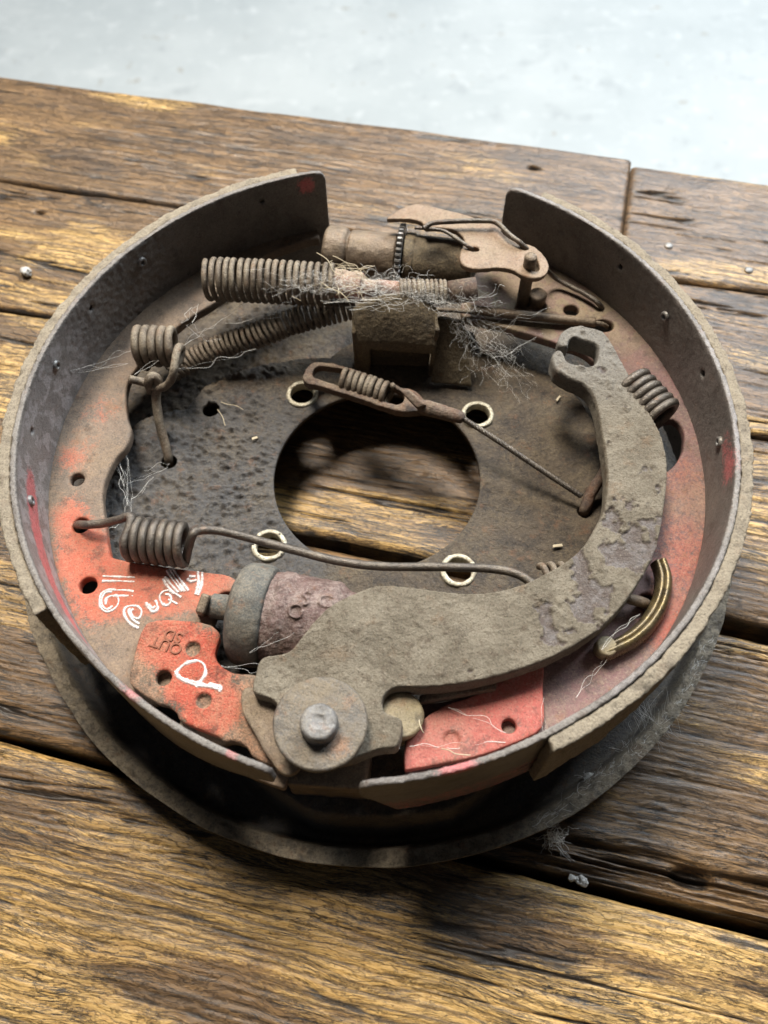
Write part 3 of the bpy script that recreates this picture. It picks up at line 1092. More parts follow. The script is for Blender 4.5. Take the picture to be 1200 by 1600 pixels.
W = [[(135, 178), (240, 182), (358, 186)], [(130, 212), (240, 212), (356, 216)],
     [(215, 275), (300, 276), (350, 284)], [(205, 318), (280, 314), (345, 316)],
     [(225, 272), (170, 275), (125, 300), (112, 350), (125, 400), (165, 425), (215, 405), (245, 360), (235, 318), (195, 315), (160, 335), (155, 375)],
     [(200, 285), (155, 292), (130, 330), (130, 380), (165, 408), (205, 385)],
     [(385, 540), (330, 510), (290, 460), (285, 410), (320, 385), (380, 390), (405, 425), (385, 470), (345, 460), (330, 425), (350, 405)],
     [(390, 510), (345, 480), (315, 430), (325, 400)],
     [(435, 360), (450, 395), (485, 425), (515, 405), (512, 370), (500, 345)], [(450, 375), (480, 400), (500, 385)],
     [(600, 275), (555, 285), (530, 320), (545, 365), (580, 380), (610, 350), (600, 310), (570, 305)], [(600, 280), (640, 300), (680, 325)], [(590, 340), (620, 355), (655, 372)],
     [(570, 180), (600, 225), (660, 290)], [(555, 195), (580, 240), (630, 300)],
     [(580, 135), (620, 200), (685, 285)], [(620, 120), (665, 190), (730, 280)], [(600, 125), (645, 200), (705, 285)],
     [(720, 195), (745, 215), (790, 205)], [(735, 180), (780, 182)], [(795, 145), (800, 220), (780, 305)], [(825, 150), (822, 230), (795, 310)]]
strokes([zz(s, 130, 860, 4.444) for s in W], WEB + 0.20, 0.46, Lroot)
strokes([zz(s, 130, 860, 4.444) for s in W], WEB + 0.08, 0.85, Lroot, 'marker_smear', 'marker_thin')
Wp = [[(640, 850), (700, 790), (780, 765), (835, 790), (848, 850), (820, 900), (780, 945)], [(640, 850), (680, 885), (760, 910), (850, 935), (960, 968)], [(650, 870), (720, 912), (800, 935), (940, 945)], [(870, 925), (950, 945), (945, 980)]]
strokes([zz(s, 130, 860, 4.444) for s in Wp], PZP + 0.20, 0.52, Lroot)
strokes([zz(s, 130, 860, 4.444) for s in Wp], PZP + 0.08, 1.0, Lroot, 'marker_smear', 'marker_thin')


def text_mesh(body, size, depth):
    cu = bpy.data.curves.new('txt', 'FONT')
    cu.body = body
    cu.size = size * S
    cu.extrude = depth * S
    cu.align_x = 'CENTER'
    cu.align_y = 'CENTER'
    o = bpy.data.objects.new('tmp', cu)
    col.objects.link(o)
    bpy.context.view_layer.update()
    dg = bpy.context.evaluated_depsgraph_get()
    me = bpy.data.meshes.new_from_object(o.evaluated_get(dg))
    bpy.data.objects.remove(o)
    return me


for body, (x, y), sz in (('OUT', (260.5, 1008), 5.6), ('SD', (271, 993.5), 5.6)):
    o = obj('stamped_letters', text_mesh(body, sz, 0.5), M['stamp'], Lroot, smooth=False)
    c = P(x, y, PZP - 0.08)
    o.location = Vector(c * S)
    o.rotation_euler.z = math.radians(180 - 19)

# right (secondary) shoe
RA0, RA1 = -92.8, 62.8
Rroot, Rrim = shoe('right', RA0, RA1, 0, 0, 'secondary brake shoe under the curved lever with dusty purple web', None, 2)


def rpaint(a):
    th = np.degrees(np.arctan2(a[:, 1], a[:, 0]))
    e = 0.8 * sstep(-4, -1, a[:, 2]) * np.exp(-((th + 80) / 3.5) ** 2)
    return np.clip(e + 0.75 * blob(a, 1130, 730, -6, 9) + 0.55 * blob(a, 1120, 690, -8, 6) + 0.45 * sstep(-22, -30, a[:, 2]) * sstep(-30, -40, th), 0, 1)


rh = rim_holes([(1097, 584, 0, 1.4), (968, 417, 0, 1.3), (878, 362, 0, 1.2)])
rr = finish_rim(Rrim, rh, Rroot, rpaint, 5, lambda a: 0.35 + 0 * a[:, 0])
for q, n, r in rim_holes([(1040, 494, 0, 1), (1125, 691, 0, 1)]):
    rivet(q, n, Rroot)
lining(-68.0, 56.5, Rroot, 17, -43)

rin = [(724, 455), (722, 492), (757, 503), (820, 520), (876, 538), (920, 556), (950, 600), (975, 660), (985, 730), (975, 800), (945, 865), (900, 915), (845, 960), (790, 1010), (740, 1062), (728, 1080), (700, 1094), (660, 1098), (645, 1112), (634, 1150), (632, 1196)]
rw = list(smooth_poly([P(x, y, WEB)[:2] for x, y in rin], 4, closed=False))
b0 = math.degrees(math.atan2(rw[-1][1], rw[-1][0]))
b1 = math.degrees(math.atan2(rw[0][1], rw[0][0]))
ext = [P(x, y, WEB)[:2] for x, y in ((760, 400), (800, 395))]
b0 = max(b0, RA0 + 6.0)
arc = [((shoe_radius(t) + 0.8) * math.cos(math.radians(t)), (shoe_radius(t) + 0.8) * math.sin(math.radians(t))) for t in np.linspace(b0, 58.5, 90)]
wh = [circle(P(x, y, WEB), r, 22, ry) for x, y, r, ry in ((893, 484, 3.4, 3.0), (944, 508, 4.4, 3.4), (1012, 940, 3.6, 3.4), (805, 1186, 6, 3.2))]
wh.append(smooth_poly([P(x, y, WEB)[:2] for x, y in ((1030, 668), (1052, 655), (1068, 672), (1066, 705), (1050, 730), (1030, 735))], 4))
me = plate_mesh(rw + arc + ext[::-1], wh, WEB, 5.0, 0.8)
me = remesh(me, 0.7, 1)
roughen(me, [(1.6, 0.12, 3), (16, 0.25, 2)], 31)
a = co(me)
pn = 0.50 * blob(a, 1080, 760, WEB, 26) + 0.3 * blob(a, 1000, 560, WEB, 20) + 0.7 * blob(a, 1050, 990, WEB, 16) + 0.12 * blob(a, 800, 480, WEB, 26) + 0.5 * blob(a, 1075, 880, WEB, 18)
attr(me, 'paint', np.clip(pn, 0, 0.9))
attr(me, 'tan', 1.3 * sstep(35, 75, a[:, 1]))
obj('shoe_web', me, M['purple'], Rroot)
# reinforcement plate at the lower end of the secondary shoe
ro = [(633, 1170), (648, 1136), (690, 1104), (742, 1085), (800, 1052), (846, 1022), (849, 1080), (848, 1136), (800, 1163), (750, 1181), (700, 1192), (640, 1203), (632, 1200)]
ro = smooth_poly([P(x, y, PZP - 1)[:2] for x, y in ro], 3)
rad_ = np.hypot(ro[:, 0], ro[:, 1])
lim_ = np.array([shoe_radius(t) + 0.9 for t in np.degrees(np.arctan2(ro[:, 1], ro[:, 0]))])
ro = ro * np.minimum(1, lim_ / rad_)[:, None]
me = plate_mesh(ro, [circle(P(796, 1133, PZP), 2.4, 20)], PZP - 1, 4.0, 0.7)
me = remesh(me, 0.6, 1)
a = co(me)
c = P(706, 1155, PZP - 1)
d = np.hypot(a[:, 0] - c[0], a[:, 1] - c[1])
a[:, 2] -= (a[:, 2] > PZP - 3) * 1.4 * (1 - sstep(2.4, 3.0, d))
set_co(me, a)
roughen(me, [(2.0, 0.12, 3), (20, 0.3, 2)], 35)
a = co(me)
attr(me, 'paint', np.clip(0.78 * sstep(-40, 5, a[:, 0] - 10) * (0.8 + 0.3 * fbm(a / 9, 3, 3)) + 0.35 * blob(a, 800, 1070, PZP, 14), 0, 1))
M['redplate2'] = grime('faded_red_plate', (0.18, 0.09, 0.075), (0.22, 0.10, 0.08), (0.33, 0.19, 0.145), 0.36, 0.8, size=12, bump=0.1, speck=0.12,
                       paint=(0.36, 0.055, 0.045), paint2=(0.32, 0.11, 0.085), off=83)
obj('red_plate', me, M['redplate2'], Rroot)

# --- curved parking lever
LZ = -17.0
lo = [(862, 557), (870, 549), (880, 553), (884, 563), (893, 570), (912, 574), (928, 571), (934, 556), (931, 541), (905, 531), (893, 530), (888, 536), (886, 544), (872, 541), (872, 530), (881, 517), (903, 510), (930, 515), (950, 528), (981, 584), (1012, 641), (1034, 685), (1042, 725), (1040, 775), (1027, 850), (1005, 899), (960, 962), (907, 1004), (840, 1037), (750, 1064), (671, 1075), (625, 1075), (606, 1082), (598, 1097), (603, 1114), (628, 1126), (622, 1165), (590, 1172), (540, 1190), (480, 1195), (440, 1160), (432, 1100), (396, 1082), (400, 1050), (405, 1034), (416, 1025), (451, 1017), (474, 992), (510, 955), (556, 929), (602, 917), (694, 927), (740, 929), (785, 923), (836, 905), (900, 866), (930, 824), (945, 788), (948, 737), (941, 686), (931, 632), (916, 606), (888, 592), (867, 578)]
lp = smooth_poly([P(x, y, LZ)[:2] for x, y in lo], 4)
me = plate_mesh(lp, [], LZ, 8.0, 0.4, 1)
me = remesh(me, 0.44, 0)
a = co(me)
dome = 3.0 * blob(a, 545, 985, LZ, 13) + 1.6 * blob(a, 660, 960, LZ, 20) - 1.3 * blob(a, 585, 1020, LZ, 8) - 1.4 * blob(a, 470, 1035, LZ, 12)
hook = -3.0 * sstep(46, 78, a[:, 1])
a[:, 2] += dome + hook
set_co(me, a)
up = normals(me)[:, 2]
th = np.degrees(np.arctan2(a[:, 1], a[:, 0]))
# dirt has flaked off in patches along the bend
patch = fbm(a / 7.0, 5, 91) + 0.55 * blob(a, 985, 830, LZ, 14) + 0.5 * blob(a, 950, 890, LZ, 9) + 0.45 * blob(a, 880, 960, LZ, 15) + 0.25 * blob(a, 980, 760, LZ, 12) - 0.35 * sstep(60, -10, a[:, 0]) - 0.25 * sstep(20, 60, a[:, 1])
bare = sstep(0.44, 0.50, patch + 0.12 * fbm(a / 2.0, 3, 92))
scab = blob(a, 935, 590, LZ, 7) + 0.8 * blob(a, 960, 555, LZ, 5) + 0.7 * blob(a, 870, 960, LZ, 9) + 0.5 * blob(a, 800, 980, LZ, 7)
grey = np.clip(sstep(-2, 40, a[:, 1]) * 0.95, 0, 1)
topm = sstep(0.75, 0.97, up)
d = 0.8 * (1 - bare)
d = d + 0.30 * fbm(a / 1.6, 4, 95) + 0.22 * fbm(a / 7.0, 3, 96) * (0.5 + 1.4 * grey) + (1.2 + 1.6 * grey) * np.maximum(fbm(a / 3.6, 4, 94) - 0.28, 0)
d = d + 1.5 * scab * np.maximum(fbm(a / 2.6, 3, 97), -0.1) + 0.55 * grey * fbm(a / 3.2, 4, 99)
d = d + 1.1 * np.exp(-((patch - 0.40) / 0.05) ** 2) * np.maximum(fbm(a / 2.4, 3, 98), -0.1)
nn_ = normals(me)
side = 0.22 * fbm(a / 2.5, 3, 90) * (1 - topm)
a = a + nn_ * side[:, None]
a[:, 2] += d * topm
set_co(me, a)
attr(me, 'crust', np.clip(1 - bare * sstep(0.0, 0.5, up), 0, 1))
attr(me, 'grey', grey)
obj('parking_lever', me, M['lever'], brake)['label'] = 'curved hook-ended lever caked in flaking dirt'

# --- anchor: block, washer, bolt
bb = [P(446, 1180, -34), P(581, 1170, -34), P(572, 1236, -34), P(447, 1226, -34)]
bx = np.array(bb)
blk = slab([b - (0, 0, 10) for b in bx], 22, 1.2)
blk = remesh(blk, 0.7, 1)
roughen(blk, [(3, 0.4, 3)], 51)
obj('anchor_block', blk, M['steel'], brake)
gp = smooth_poly([P(x, y, -25)[:2] for x, y in ((379, 1084), (398, 1077), (440, 1092), (470, 1120), (475, 1195), (450, 1215), (424, 1192), (398, 1150), (378, 1112))], 4)
gm = remesh(plate_mesh(gp, [], -22.5, 3.5, 0.8), 0.6, 1)
roughen(gm, [(3, 0.35, 3), (10, 0.5, 2)], 53)
obj('anchor_guide', gm, M['steel'], brake)
WZ = -9.5
wc = P(500, 1129, WZ)
ws = lathe([(-3.6, 14.6), (-0.6, 15.0), (0, 14.4), (0.05, 6), (0.05, 0.1)], wc, (0, 0, 1), 72)
ws = remesh(ws, 0.5, 1)
roughen(ws, [(2.2, 0.22, 3), (7, 0.25, 2)], 57)
a = co(ws)
attr(ws, 'paint', np.clip(0.75 * blob(a, 530, 1165, WZ, 5) + 0.5 * blob(a, 545, 1095, WZ, 4), 0, 1))
obj('anchor_washer', ws, M['washer'], brake)
bc = P(497.5, 1127, -3.5)
bo = lathe([(-12, 6.0), (-1.2, 5.9), (-0.3, 5.5), (0, 4.8), (0.05, 2.4), (-0.25, 1.6), (-0.2, 0.1)], bc, (0, 0, 1), 40)
bo = remesh(bo, 0.4, 1)
roughen(bo, [(2.0, 0.25, 3)], 61)
obj('anchor_bolt', bo, M['bolt'], brake)
obj('anchor_post', lathe([(0, 8.5), (40, 8.5)], (wc[0], wc[1], -51), (0, 0, 1), 32), M['steel'], brake)

# --- wheel cylinder
ca, cb = P(412, 963, -33), P(540, 985, -33.5)
ax = (cb - ca) / np.linalg.norm(cb - ca)
body = lathe([(0, 16.2), (5, 16.8), (6, 17.4), (9, 17.4), (10, 16.9), (26, 16.9), (30, 14), (50, 13)], ca, ax, 64)
cast = [body]
for body_t, (x, y), sz in (('S', (478, 937), 8.5), ('C', (508, 941), 7.5), ('O', (462, 957), 7.5)):
    best = min(((abs(np.linalg.norm(np.cross(P(x, y, z) - ca, ax)) - 16.6), z) for z in np.arange(-12, -30, -0.2)))
    q = P(x, y, best[1])
    nrm = (q - ca) - ax * ((q - ca) @ ax)
    nrm /= np.linalg.norm(nrm)
    e2 = np.cross(nrm, ax)
    tm = merge(text_mesh(body_t, sz, 1.0))
    b = co(tm)
    set_co(tm, q + b[:, :1] * ax + b[:, 1:2] * e2 + b[:, 2:] * nrm)
    cast.append(tm)
body = remesh(merge(*cast), 0.42, 2)
roughen(body, [(2.0, 0.38, 4), (6, 0.4, 3)], 65)
cyl = obj('wheel_cylinder', body, M['cylinder'], brake)
bt = [(-11.5, 9), (-11.0, 13.5), (-9.5, 17.0), (-7, 18.6), (-3, 18.9), (0.5, 18.6), (2.2, 17.9), (2.6, 16.0)]
boot = remesh(lathe(bt, ca, ax, 64), 0.6, 2)
roughen(boot, [(3, 0.22, 3)], 66)
obj('dust_boot', boot, M['boot'], cyl)
pr0, pr1 = P(322, 945, -30), P(374, 953, -30)
rod = remesh(lathe([(0, 3.4), (2.0, 3.6), (2.5, 4.6), (14, 4.8), (16, 5)], pr0, pr1 - pr0, 32), 0.5, 1)
roughen(rod, [(2.5, 0.2, 3)], 67)
obj('push_rod', rod, M['boot'], cyl)
fk = slab([P(311, 958, -24), P(322, 928, -22), P(328, 930, -38), P(317, 968, -40)], 3.2, 0.7)
obj('rod_fork', remesh(fk, 0.5, 1), M['steel'], cyl)

# pin behind the anchor, with a curl of torn skin
pc = P(628, 1117, -22)
pin = remesh(lathe([(-22, 7.6), (-0.8, 7.6), (0, 6.8), (0.05, 0.1)], pc, (0.10, -0.12, 1), 40), 0.5, 1)
roughen(pin, [(4, 0.2, 2)], 68)
obj('lever_pin', pin, M['olive'], brake)
# strut bar glimpsed between lever and web
sb = slab([P(655, 1088, -28), P(775, 1068, -28), P(775, 1080, -28), P(655, 1101, -28)], 4, 0.8)
obj('strut_bar', sb, M['rust'], brake)

# --- adjuster
AZ = -27.0
a0, a1 = P(507, 394, AZ), P(735, 416, AZ)
axd = (a1 - a0) / np.linalg.norm(a1 - a0)
Lw = np.linalg.norm(a1 - a0)
adj = empty('adjuster', (0, 0, 0), brake)
k = Lw / (735 - 507)
soc = remesh(lathe([(0, 8.5), (0.8, 11.0), (2, 11.8), (9, 11.8), (10.5, 11.0), (11.2, 9.6), (13, 9.6)], a0, axd, 48), 0.6, 1)
roughen(soc, [(5, 0.3, 3)], 71)
obj('end_socket', soc, M['steel'], adj)
brl = remesh(lathe([(11.5, 9.5), (12.2, 10.9), (30, 11.2), (33, 11.2), (34, 9)], a0, axd, 48), 0.6, 1)
roughen(brl, [(5, 0.3, 3)], 72)
obj('adjuster_barrel', brl, M['steel'], adj)
right = remesh(lathe([(36.5, 9), (37.0, 12.1), (41, 12.1), (41.6, 11.4), (62, 11.4), (66, 10.6), (68, 8)], a0, axd, 48), 0.6, 1)
roughen(right, [(5, 0.3, 3)], 73)
obj('adjuster_barrel', right, M['tan'], adj)


def star():
    n = 38
    ring = []
    for i in range(n):
        for fr, rad in ((0.0, 14.2), (0.22, 15.8), (0.55, 15.8), (0.78, 14.2)):
            ring.append(((i + fr) / n * 2 * math.pi, rad))
    e2 = np.cross(axd, (0, 0, 1.0))
    e2 /= np.linalg.norm(e2)
    e3 = np.cross(e2, axd)
    V = []
    for t, sc in ((34.0, 0.97), (34.4, 1.0), (36.1, 1.0), (36.5, 0.97)):
        for ang, rad in ring:
            V.append(a0 + axd * t + rad * sc * (math.cos(ang) * e2 + math.sin(ang) * e3))
    N = len(ring)
    f = [tuple(q) for q in grid_faces(4, N, wrap_v=True)]
    f += [tuple(range(N))[::-1], tuple(range(3 * N, 4 * N))]
    me = to_mesh('star', V, f)
    bm = bmesh.new()
    bm.from_mesh(me)
    bmesh.ops.recalc_face_normals(bm, faces=bm.faces)
    bm.to_mesh(me)
    bm.free()
    return me


obj('star_wheel', star(), M['hollow'], adj, smooth=False)

# adjuster lever with slot, pin and wire spring
AL = -9.0
al = [(355, 147), (385, 122), (425, 97), (470, 82), (530, 85), (600, 103), (680, 122), (745, 142), (800, 158), (840, 172), (870, 205), (930, 252), (1010, 268), (1058, 310), (1080, 360), (1060, 400), (1012, 413), (960, 400), (915, 376), (850, 366), (760, 372), (705, 360), (682, 332), (690, 280), (703, 252), (690, 222), (645, 195), (565, 186), (528, 186), (512, 163), (470, 150), (410, 148)]
alp = smooth_poly([P(480 + x / 2.857, 290 + y / 2.857, AL)[:2] for x, y in al], 4)
sl = [(985, 318), (1000, 300), (1018, 318), (1035, 350), (1035, 375), (1015, 383), (993, 370), (985, 345)]
slp = smooth_poly([P(480 + x / 2.857, 290 + y / 2.857, AL)[:2] for x, y in sl], 4)
sm = circle(P(480 + 745 / 2.857, 290 + 285 / 2.857, AL), 2.2, 18, 1.5)
me = plate_mesh(alp, [slp, sm], AL, 2.4, 0.35)
me = remesh(me, 0.4, 0)
roughen(me, [(3, 0.25, 3), (12, 0.5, 2)], 75)
M['rusty_tan'] = grime('rusty_tan_plate', (0.17, 0.108, 0.066), (0.22, 0.15, 0.10), (0.26, 0.20, 0.14), 0.42, 0.6, 0.15, size=7, bump=0.15, speck=0.3, off=97, rusty=0.5, grease=0.3)
obj('adjuster_lever', me, M['rusty_tan'], brake)
pv = P(480 + 1000 / 2.857, 290 + 312 / 2.857, -3)
obj('pivot_pin', lathe([(-30, 2.7), (-1.0, 2.7), (-0.2, 2.3), (0, 0.2)], pv, (0, 0, 1), 24), M['steel'], brake)
pv2 = P(841, 458, -26)
obj('web_pin', lathe([(-7, 4.0), (-0.8, 4.0), (0, 3.3), (0.05, 0.2)], pv2, (0, 0, 1), 28), M['steel'], brake)


def wire(name, pts, r, mat, parent, seg=10, rough=0.12, seed=0, n=10, label=None):
    pth = smooth_poly(pts, n, closed=False)
    me = tube(pth, r, seg)
    roughen(me, [(2.2, rough, 3)], seed)
    o = obj(name, me, mat, parent)
    if label:
        o['label'] = label
    return o


wire('wire_spring', [P(662, 357, -6), P(672, 350, -5.5), P(692, 347, -5.5), P(749, 345, -5.5), P(776, 348, -6), P(795, 366, -6), P(818, 384, -8), P(845, 412, -18), P(870, 436, -27), P(912, 458, -28.5), P(934, 473, -29), P(942, 484, -33)], 1.1, M['dark_spring'], brake, seed=5)
wire('wire_spring', [P(648, 356, -7), P(690, 360, -6.5), P(716, 375, -6.8), P(733, 386, -8), P(741, 389, -12)], 0.8, M['dark_spring'], brake, seed=6)

# --- springs
SPZ = -15.0


def spring(name, axis, r, turns, wr, mat, lead=None, tail=None, per=22, phase=0.0, rough=0.1, seed=0, seg=9, label=None, gap=0.6):
    c = coil_path(axis, r, turns, per, phase, gap)
    pts = [c]
    if lead is not None:
        pts.insert(0, smooth_poly(list(lead) + [c[0]], 8, closed=False)[:-1])
    if tail is not None:
        pts.append(smooth_poly([c[-1]] + list(tail), 8, closed=False)[1:])
    me = tube(np.concatenate(pts), wr, seg)
    roughen(me, [(2.0, rough, 3)], seed)
    o = obj(name, me, mat, brake)
    if label:
        o['label'] = label
    return o


# big return spring at the top
spring('return_spring', [P(324, 436, SPZ), P(420, 440, SPZ), P(522, 446, SPZ)], 8.3, 18.3, 1.2, M['spring'], tail=[P(530, 444, -13), P(560, 448, -14), P(620, 452, -15)], phase=1.2, seed=81, label='long thick coil spring at the top')
sh = remesh(merge(rod_mesh(P(514, 440, -14), P(566, 449, -14), 6.0), rod_mesh(P(560, 449, -15), P(700, 458, -15), 3.6)), 0.6, 1)
roughen(sh, [(3, 0.7, 3)], 82)
M['pinkrod'] = grime('pink_dusty_rod', (0.33, 0.13, 0.10), (0.25, 0.17, 0.13), (0.36, 0.29, 0.22), 0.5, 0.85, size=9, bump=0.3, speck=0.3, off=91)
obj('spring_shank', sh, M['pinkrod'], brake)
spring('shank_coil', [P(625, 456, -14), P(700, 457, -14)], 4.6, 11, 0.9, M['spring'], seed=83, per=16)
tb = lathe([(0, 3.6), (0.6, 4.9), (12, 5.0), (12, 3.6), (2, 3.4), (2, 0.1)], P(700, 458, -13), P(745, 451, -12) - P(700, 458, -13), 32)
roughen(tb, [(3, 0.3, 2)], 84)
obj('spring_end_tube', tb, M['rust'], brake)
# long thin spring, diagonal
spring('return_spring', [P(268, 583, -44), P(300, 563, -42), P(350, 541, -38), P(400, 525, -34), P(450, 505, -30), P(505, 489, -27), P(556, 476, -26)], [3.6, 4.6, 5.0, 5.0, 5.0, 5.2, 5.2], 36, 0.98, M['spring'], per=16,
       tail=[P(600, 478, -27), P(720, 486, -29), P(760, 488, -29.2), P(850, 498, -29.2), P(930, 505, -29.5), P(944, 508, -32), P(950, 512, -37)], rough=0.3, seed=85, label='long crusted coil spring running diagonally to the bracket')
wire('spring_wire', [P(735, 484, -28.6), P(800, 491, -28.6), P(870, 498, -28.6), P(930, 504, -29)], 2.1, M['steel'], brake, seed=86)
# short hold-down spring with hook
hp = [P(278, 545, -15), P(272, 575, -16), P(268, 592, -20), P(258, 604, -25), P(244, 606, -27), P(225, 598, -26), P(202, 592, -23)]
spring('hook_spring', [P(213, 540, -24), P(245, 541, -24), P(277, 542, -24)], 7.2, 5.0, 1.72, M['spring'], gap=0.25, lead=[P(232, 575, -30), P(218, 565, -30)], tail=hp, phase=-0.9, rough=0.25, seed=87, label='short hooked coil spring on the left')
wire('hook_link', [P(236, 612, -31), P(232, 596, -24), P(239, 588, -22.5), P(247, 596, -25), P(244, 620, -31), P(248, 655, -38), P(257, 690, -45), P(263, 715, -50), P(264, 724, -55)], 1.95, M['spring'], brake, seed=88, rough=0.25)
# lower return spring with long straight wire
spring('return_spring', [P(206, 842, -26), P(250, 847, -26), P(290, 851, -26)], 7.3, 6.3, 1.68, M['dark_spring'], gap=0.3,
       lead=[P(121, 824, -38), P(122, 820, -32), P(135, 820, -27.5), P(160, 818, -25.5), P(185, 812, -21), P(205, 809, -18.5)],
       tail=[P(300, 838, -19), P(312, 829, -19.5), P(340, 829, -22), P(380, 838, -25), P(450, 857, -27), P(530, 877, -28), P(600, 885, -28), P(700, 886, -28), P(770, 889, -28), P(808, 897, -28), P(832, 912, -29)], phase=2.2, seed=89, label='grey coil spring with a long wire crossing to the lever')
spring('coil_spring', [P(846, 902, -30), P(862, 900, -30), P(880, 900, -30)], 4.2, 2.4, 1.3, M['spring'], seed=90)
# spring half hidden by the lever
spring('coil_spring', [P(985, 605, -23), P(1032, 655, -23)], 8.2, 5.4, 1.75, M['dark_spring'], phase=0.4, seed=92, label='dark coil spring half hidden behind the lever')
wire('hook_wire', [P(958, 715, -36), P(940, 745, -40), P(924, 770, -44), P(914, 795, -48), P(912, 803, -54)], 2.3, M['rust'], brake, seed=93, rough=0.3)
wire('web_hook', [P(965, 925, -30), P(982, 935, -26), P(1000, 940, -27.5), P(1010, 944, -33)], 2.0, M['steel'], brake, seed=94)

# --- cable with its spring link
lk = empty('cable_link', (0, 0, 0), brake)
lko = [(474, 592), (480, 577), (493, 569), (520, 571), (560, 582), (612, 602), (628, 608), (646, 613), (668, 631), (672, 640), (655, 645), (617, 644), (560, 625), (500, 606), (480, 602)]
lkh = [(496, 576), (528, 578), (570, 590), (620, 610), (632, 623), (618, 635), (560, 616), (512, 600), (490, 592)]
me = plate_mesh(smooth_poly([P(x, y, -38)[:2] for x, y in lko], 4), [smooth_poly([P(x, y, -38)[:2] for x, y in lkh], 4)], -36.5, 4.2, 0.4)
me = remesh(me, 0.4, 0)
roughen(me, [(3, 0.45, 3)], 95)
obj('link_frame', me, M['rust'], lk)
c = coil_path([P(536, 594, -38), P(575, 606, -38), P(608, 618, -38)], 4.6, 8, 20, 0.5)
me = tube(c, 1.25, 9)
roughen(me, [(2, 0.15, 3)], 96)
obj('link_spring', me, M['spring'], lk)
cl = slab([P(626, 612, -30), P(640, 609, -29), P(668, 634, -30), P(652, 640, -32)], 4, 0.9)
obj('link_clamp', remesh(cl, 0.5, 1), M['rust'], lk)
f0, f1 = P(655, 634, -33), P(726, 654, -34)
fr = remesh(lathe([(0, 2.6), (3, 3.3), (14, 3.0), (np.linalg.norm(f1 - f0) - 1, 2.6), (np.linalg.norm(f1 - f0), 1.5)], f0, f1 - f0, 28), 0.5, 1)
roughen(fr, [(3, 0.35, 3)], 97)
obj('cable_ferrule', fr, M['rust'], lk)
cp = smooth_poly([P(722, 653, -34), P(780, 690, -36), P(850, 737, -40), P(908, 775, -44)], 60, closed=False)
t_, n_, b_ = frames(cp)
strands = []
for s in range(4):
    ph = np.arange(len(cp)) * 0.34 + s * math.pi / 2
    strands.append(cp + 0.62 * (np.cos(ph)[:, None] * n_ + np.sin(ph)[:, None] * b_))
obj('cable', many_tubes(strands, 0.62, 6), M['dark_spring'], lk)

# --- bracket in the middle
br = empty('anchor_bracket', (0, 0, 0), brake)
xl, xr = P(553, 505, -22)[0], P(683, 520, -22)[0]
y0 = P(615, 457, -11)[1]
y1 = P(615, 528, -27)[1]
hood = []
nn = 24
for i in range(31):
    x = xl + (xr - xl) * i / 30
    s = (i / 30 - 0.5) * 2
    bul = 1 - abs(s) ** 2.2
    for j in range(nn):
        ph = j / (nn - 1)
        y = y0 - 2 + 2.5 * bul + (y1 - y0 + 2 - 2.5 * bul) * ph - 0.10 * (x - xl) * (0.3 + 0.7 * ph)
        z = -18.5 + 6.5 * bul * (1 - 0.8 * ph) - 10.5 * ph ** 1.9
        hood.append((x, y, z))
hm = to_mesh('hood', hood, grid_faces(31, nn))
hm = evaluate(hm, [('SOLIDIFY', dict(thickness=2.0 * S, offset=0.0))])
hm = remesh(hm, 0.45, 1)
roughen(hm, [(1.6, 0.22, 3), (12, 0.4, 2)], 98)
obj('bracket_hood', hm, M['tan'], br)
yb = y1 + 1.0


def brace(name, c4, th=2.2):
    me = remesh(slab(c4, th, 0.4), 0.5, 1)
    roughen(me, [(4, 0.4, 3)], int(abs(c4[0][0]) * 7) % 50)
    obj(name, me, M['tan'], br)


sk_ = 0.10
brace('bracket_leg', [(xl + 0.5, yb, -27.5), (xl + 7.0, yb - 0.6, -27.5), (xl + 6.2, yb - 1.6, -50.5), (xl + 0.8, yb - 1.2, -50.5)])
brace('bracket_crossbar', [(xl + 6.0, yb - 0.6, -27.5), (xr - 0.5, yb - 3.2, -28.5), (xr - 0.5, yb - 3.4, -34.5), (xl + 6.0, yb - 1.0, -33.5)])
brace('bracket_cheek', [(xr, yb - 3.6, -20), (xr - 0.4, y0 - 4, -17), (xr - 0.6, y0 - 4, -50.5), (xr - 2.0, yb - 4.4, -50.5)], 1.8)
brace('bracket_cheek', [(xl, yb - 0.5, -24), (xl, y0 - 4, -19), (xl, y0 - 4, -50.5), (xl + 0.3, yb - 1.0, -50.5)], 1.8)
brace('bracket_plate', [(xl + 1.2, y0 - 5, -21), (xr - 1.8, y0 - 7, -21), (xr - 2.2, y0 - 7, -50.5), (xl + 1.2, y0 - 5, -50.5)], 2.0)
tabm = slab([P(684, 494, -24), P(726, 500, -25), P(737, 603, -48), P(673, 597, -48)], 2.4, 0.8)
tabm = remesh(tabm, 0.6, 1)
roughen(tabm, [(5, 0.5, 3)], 99)
obj('bracket_tab', tabm, M['tan'], br)

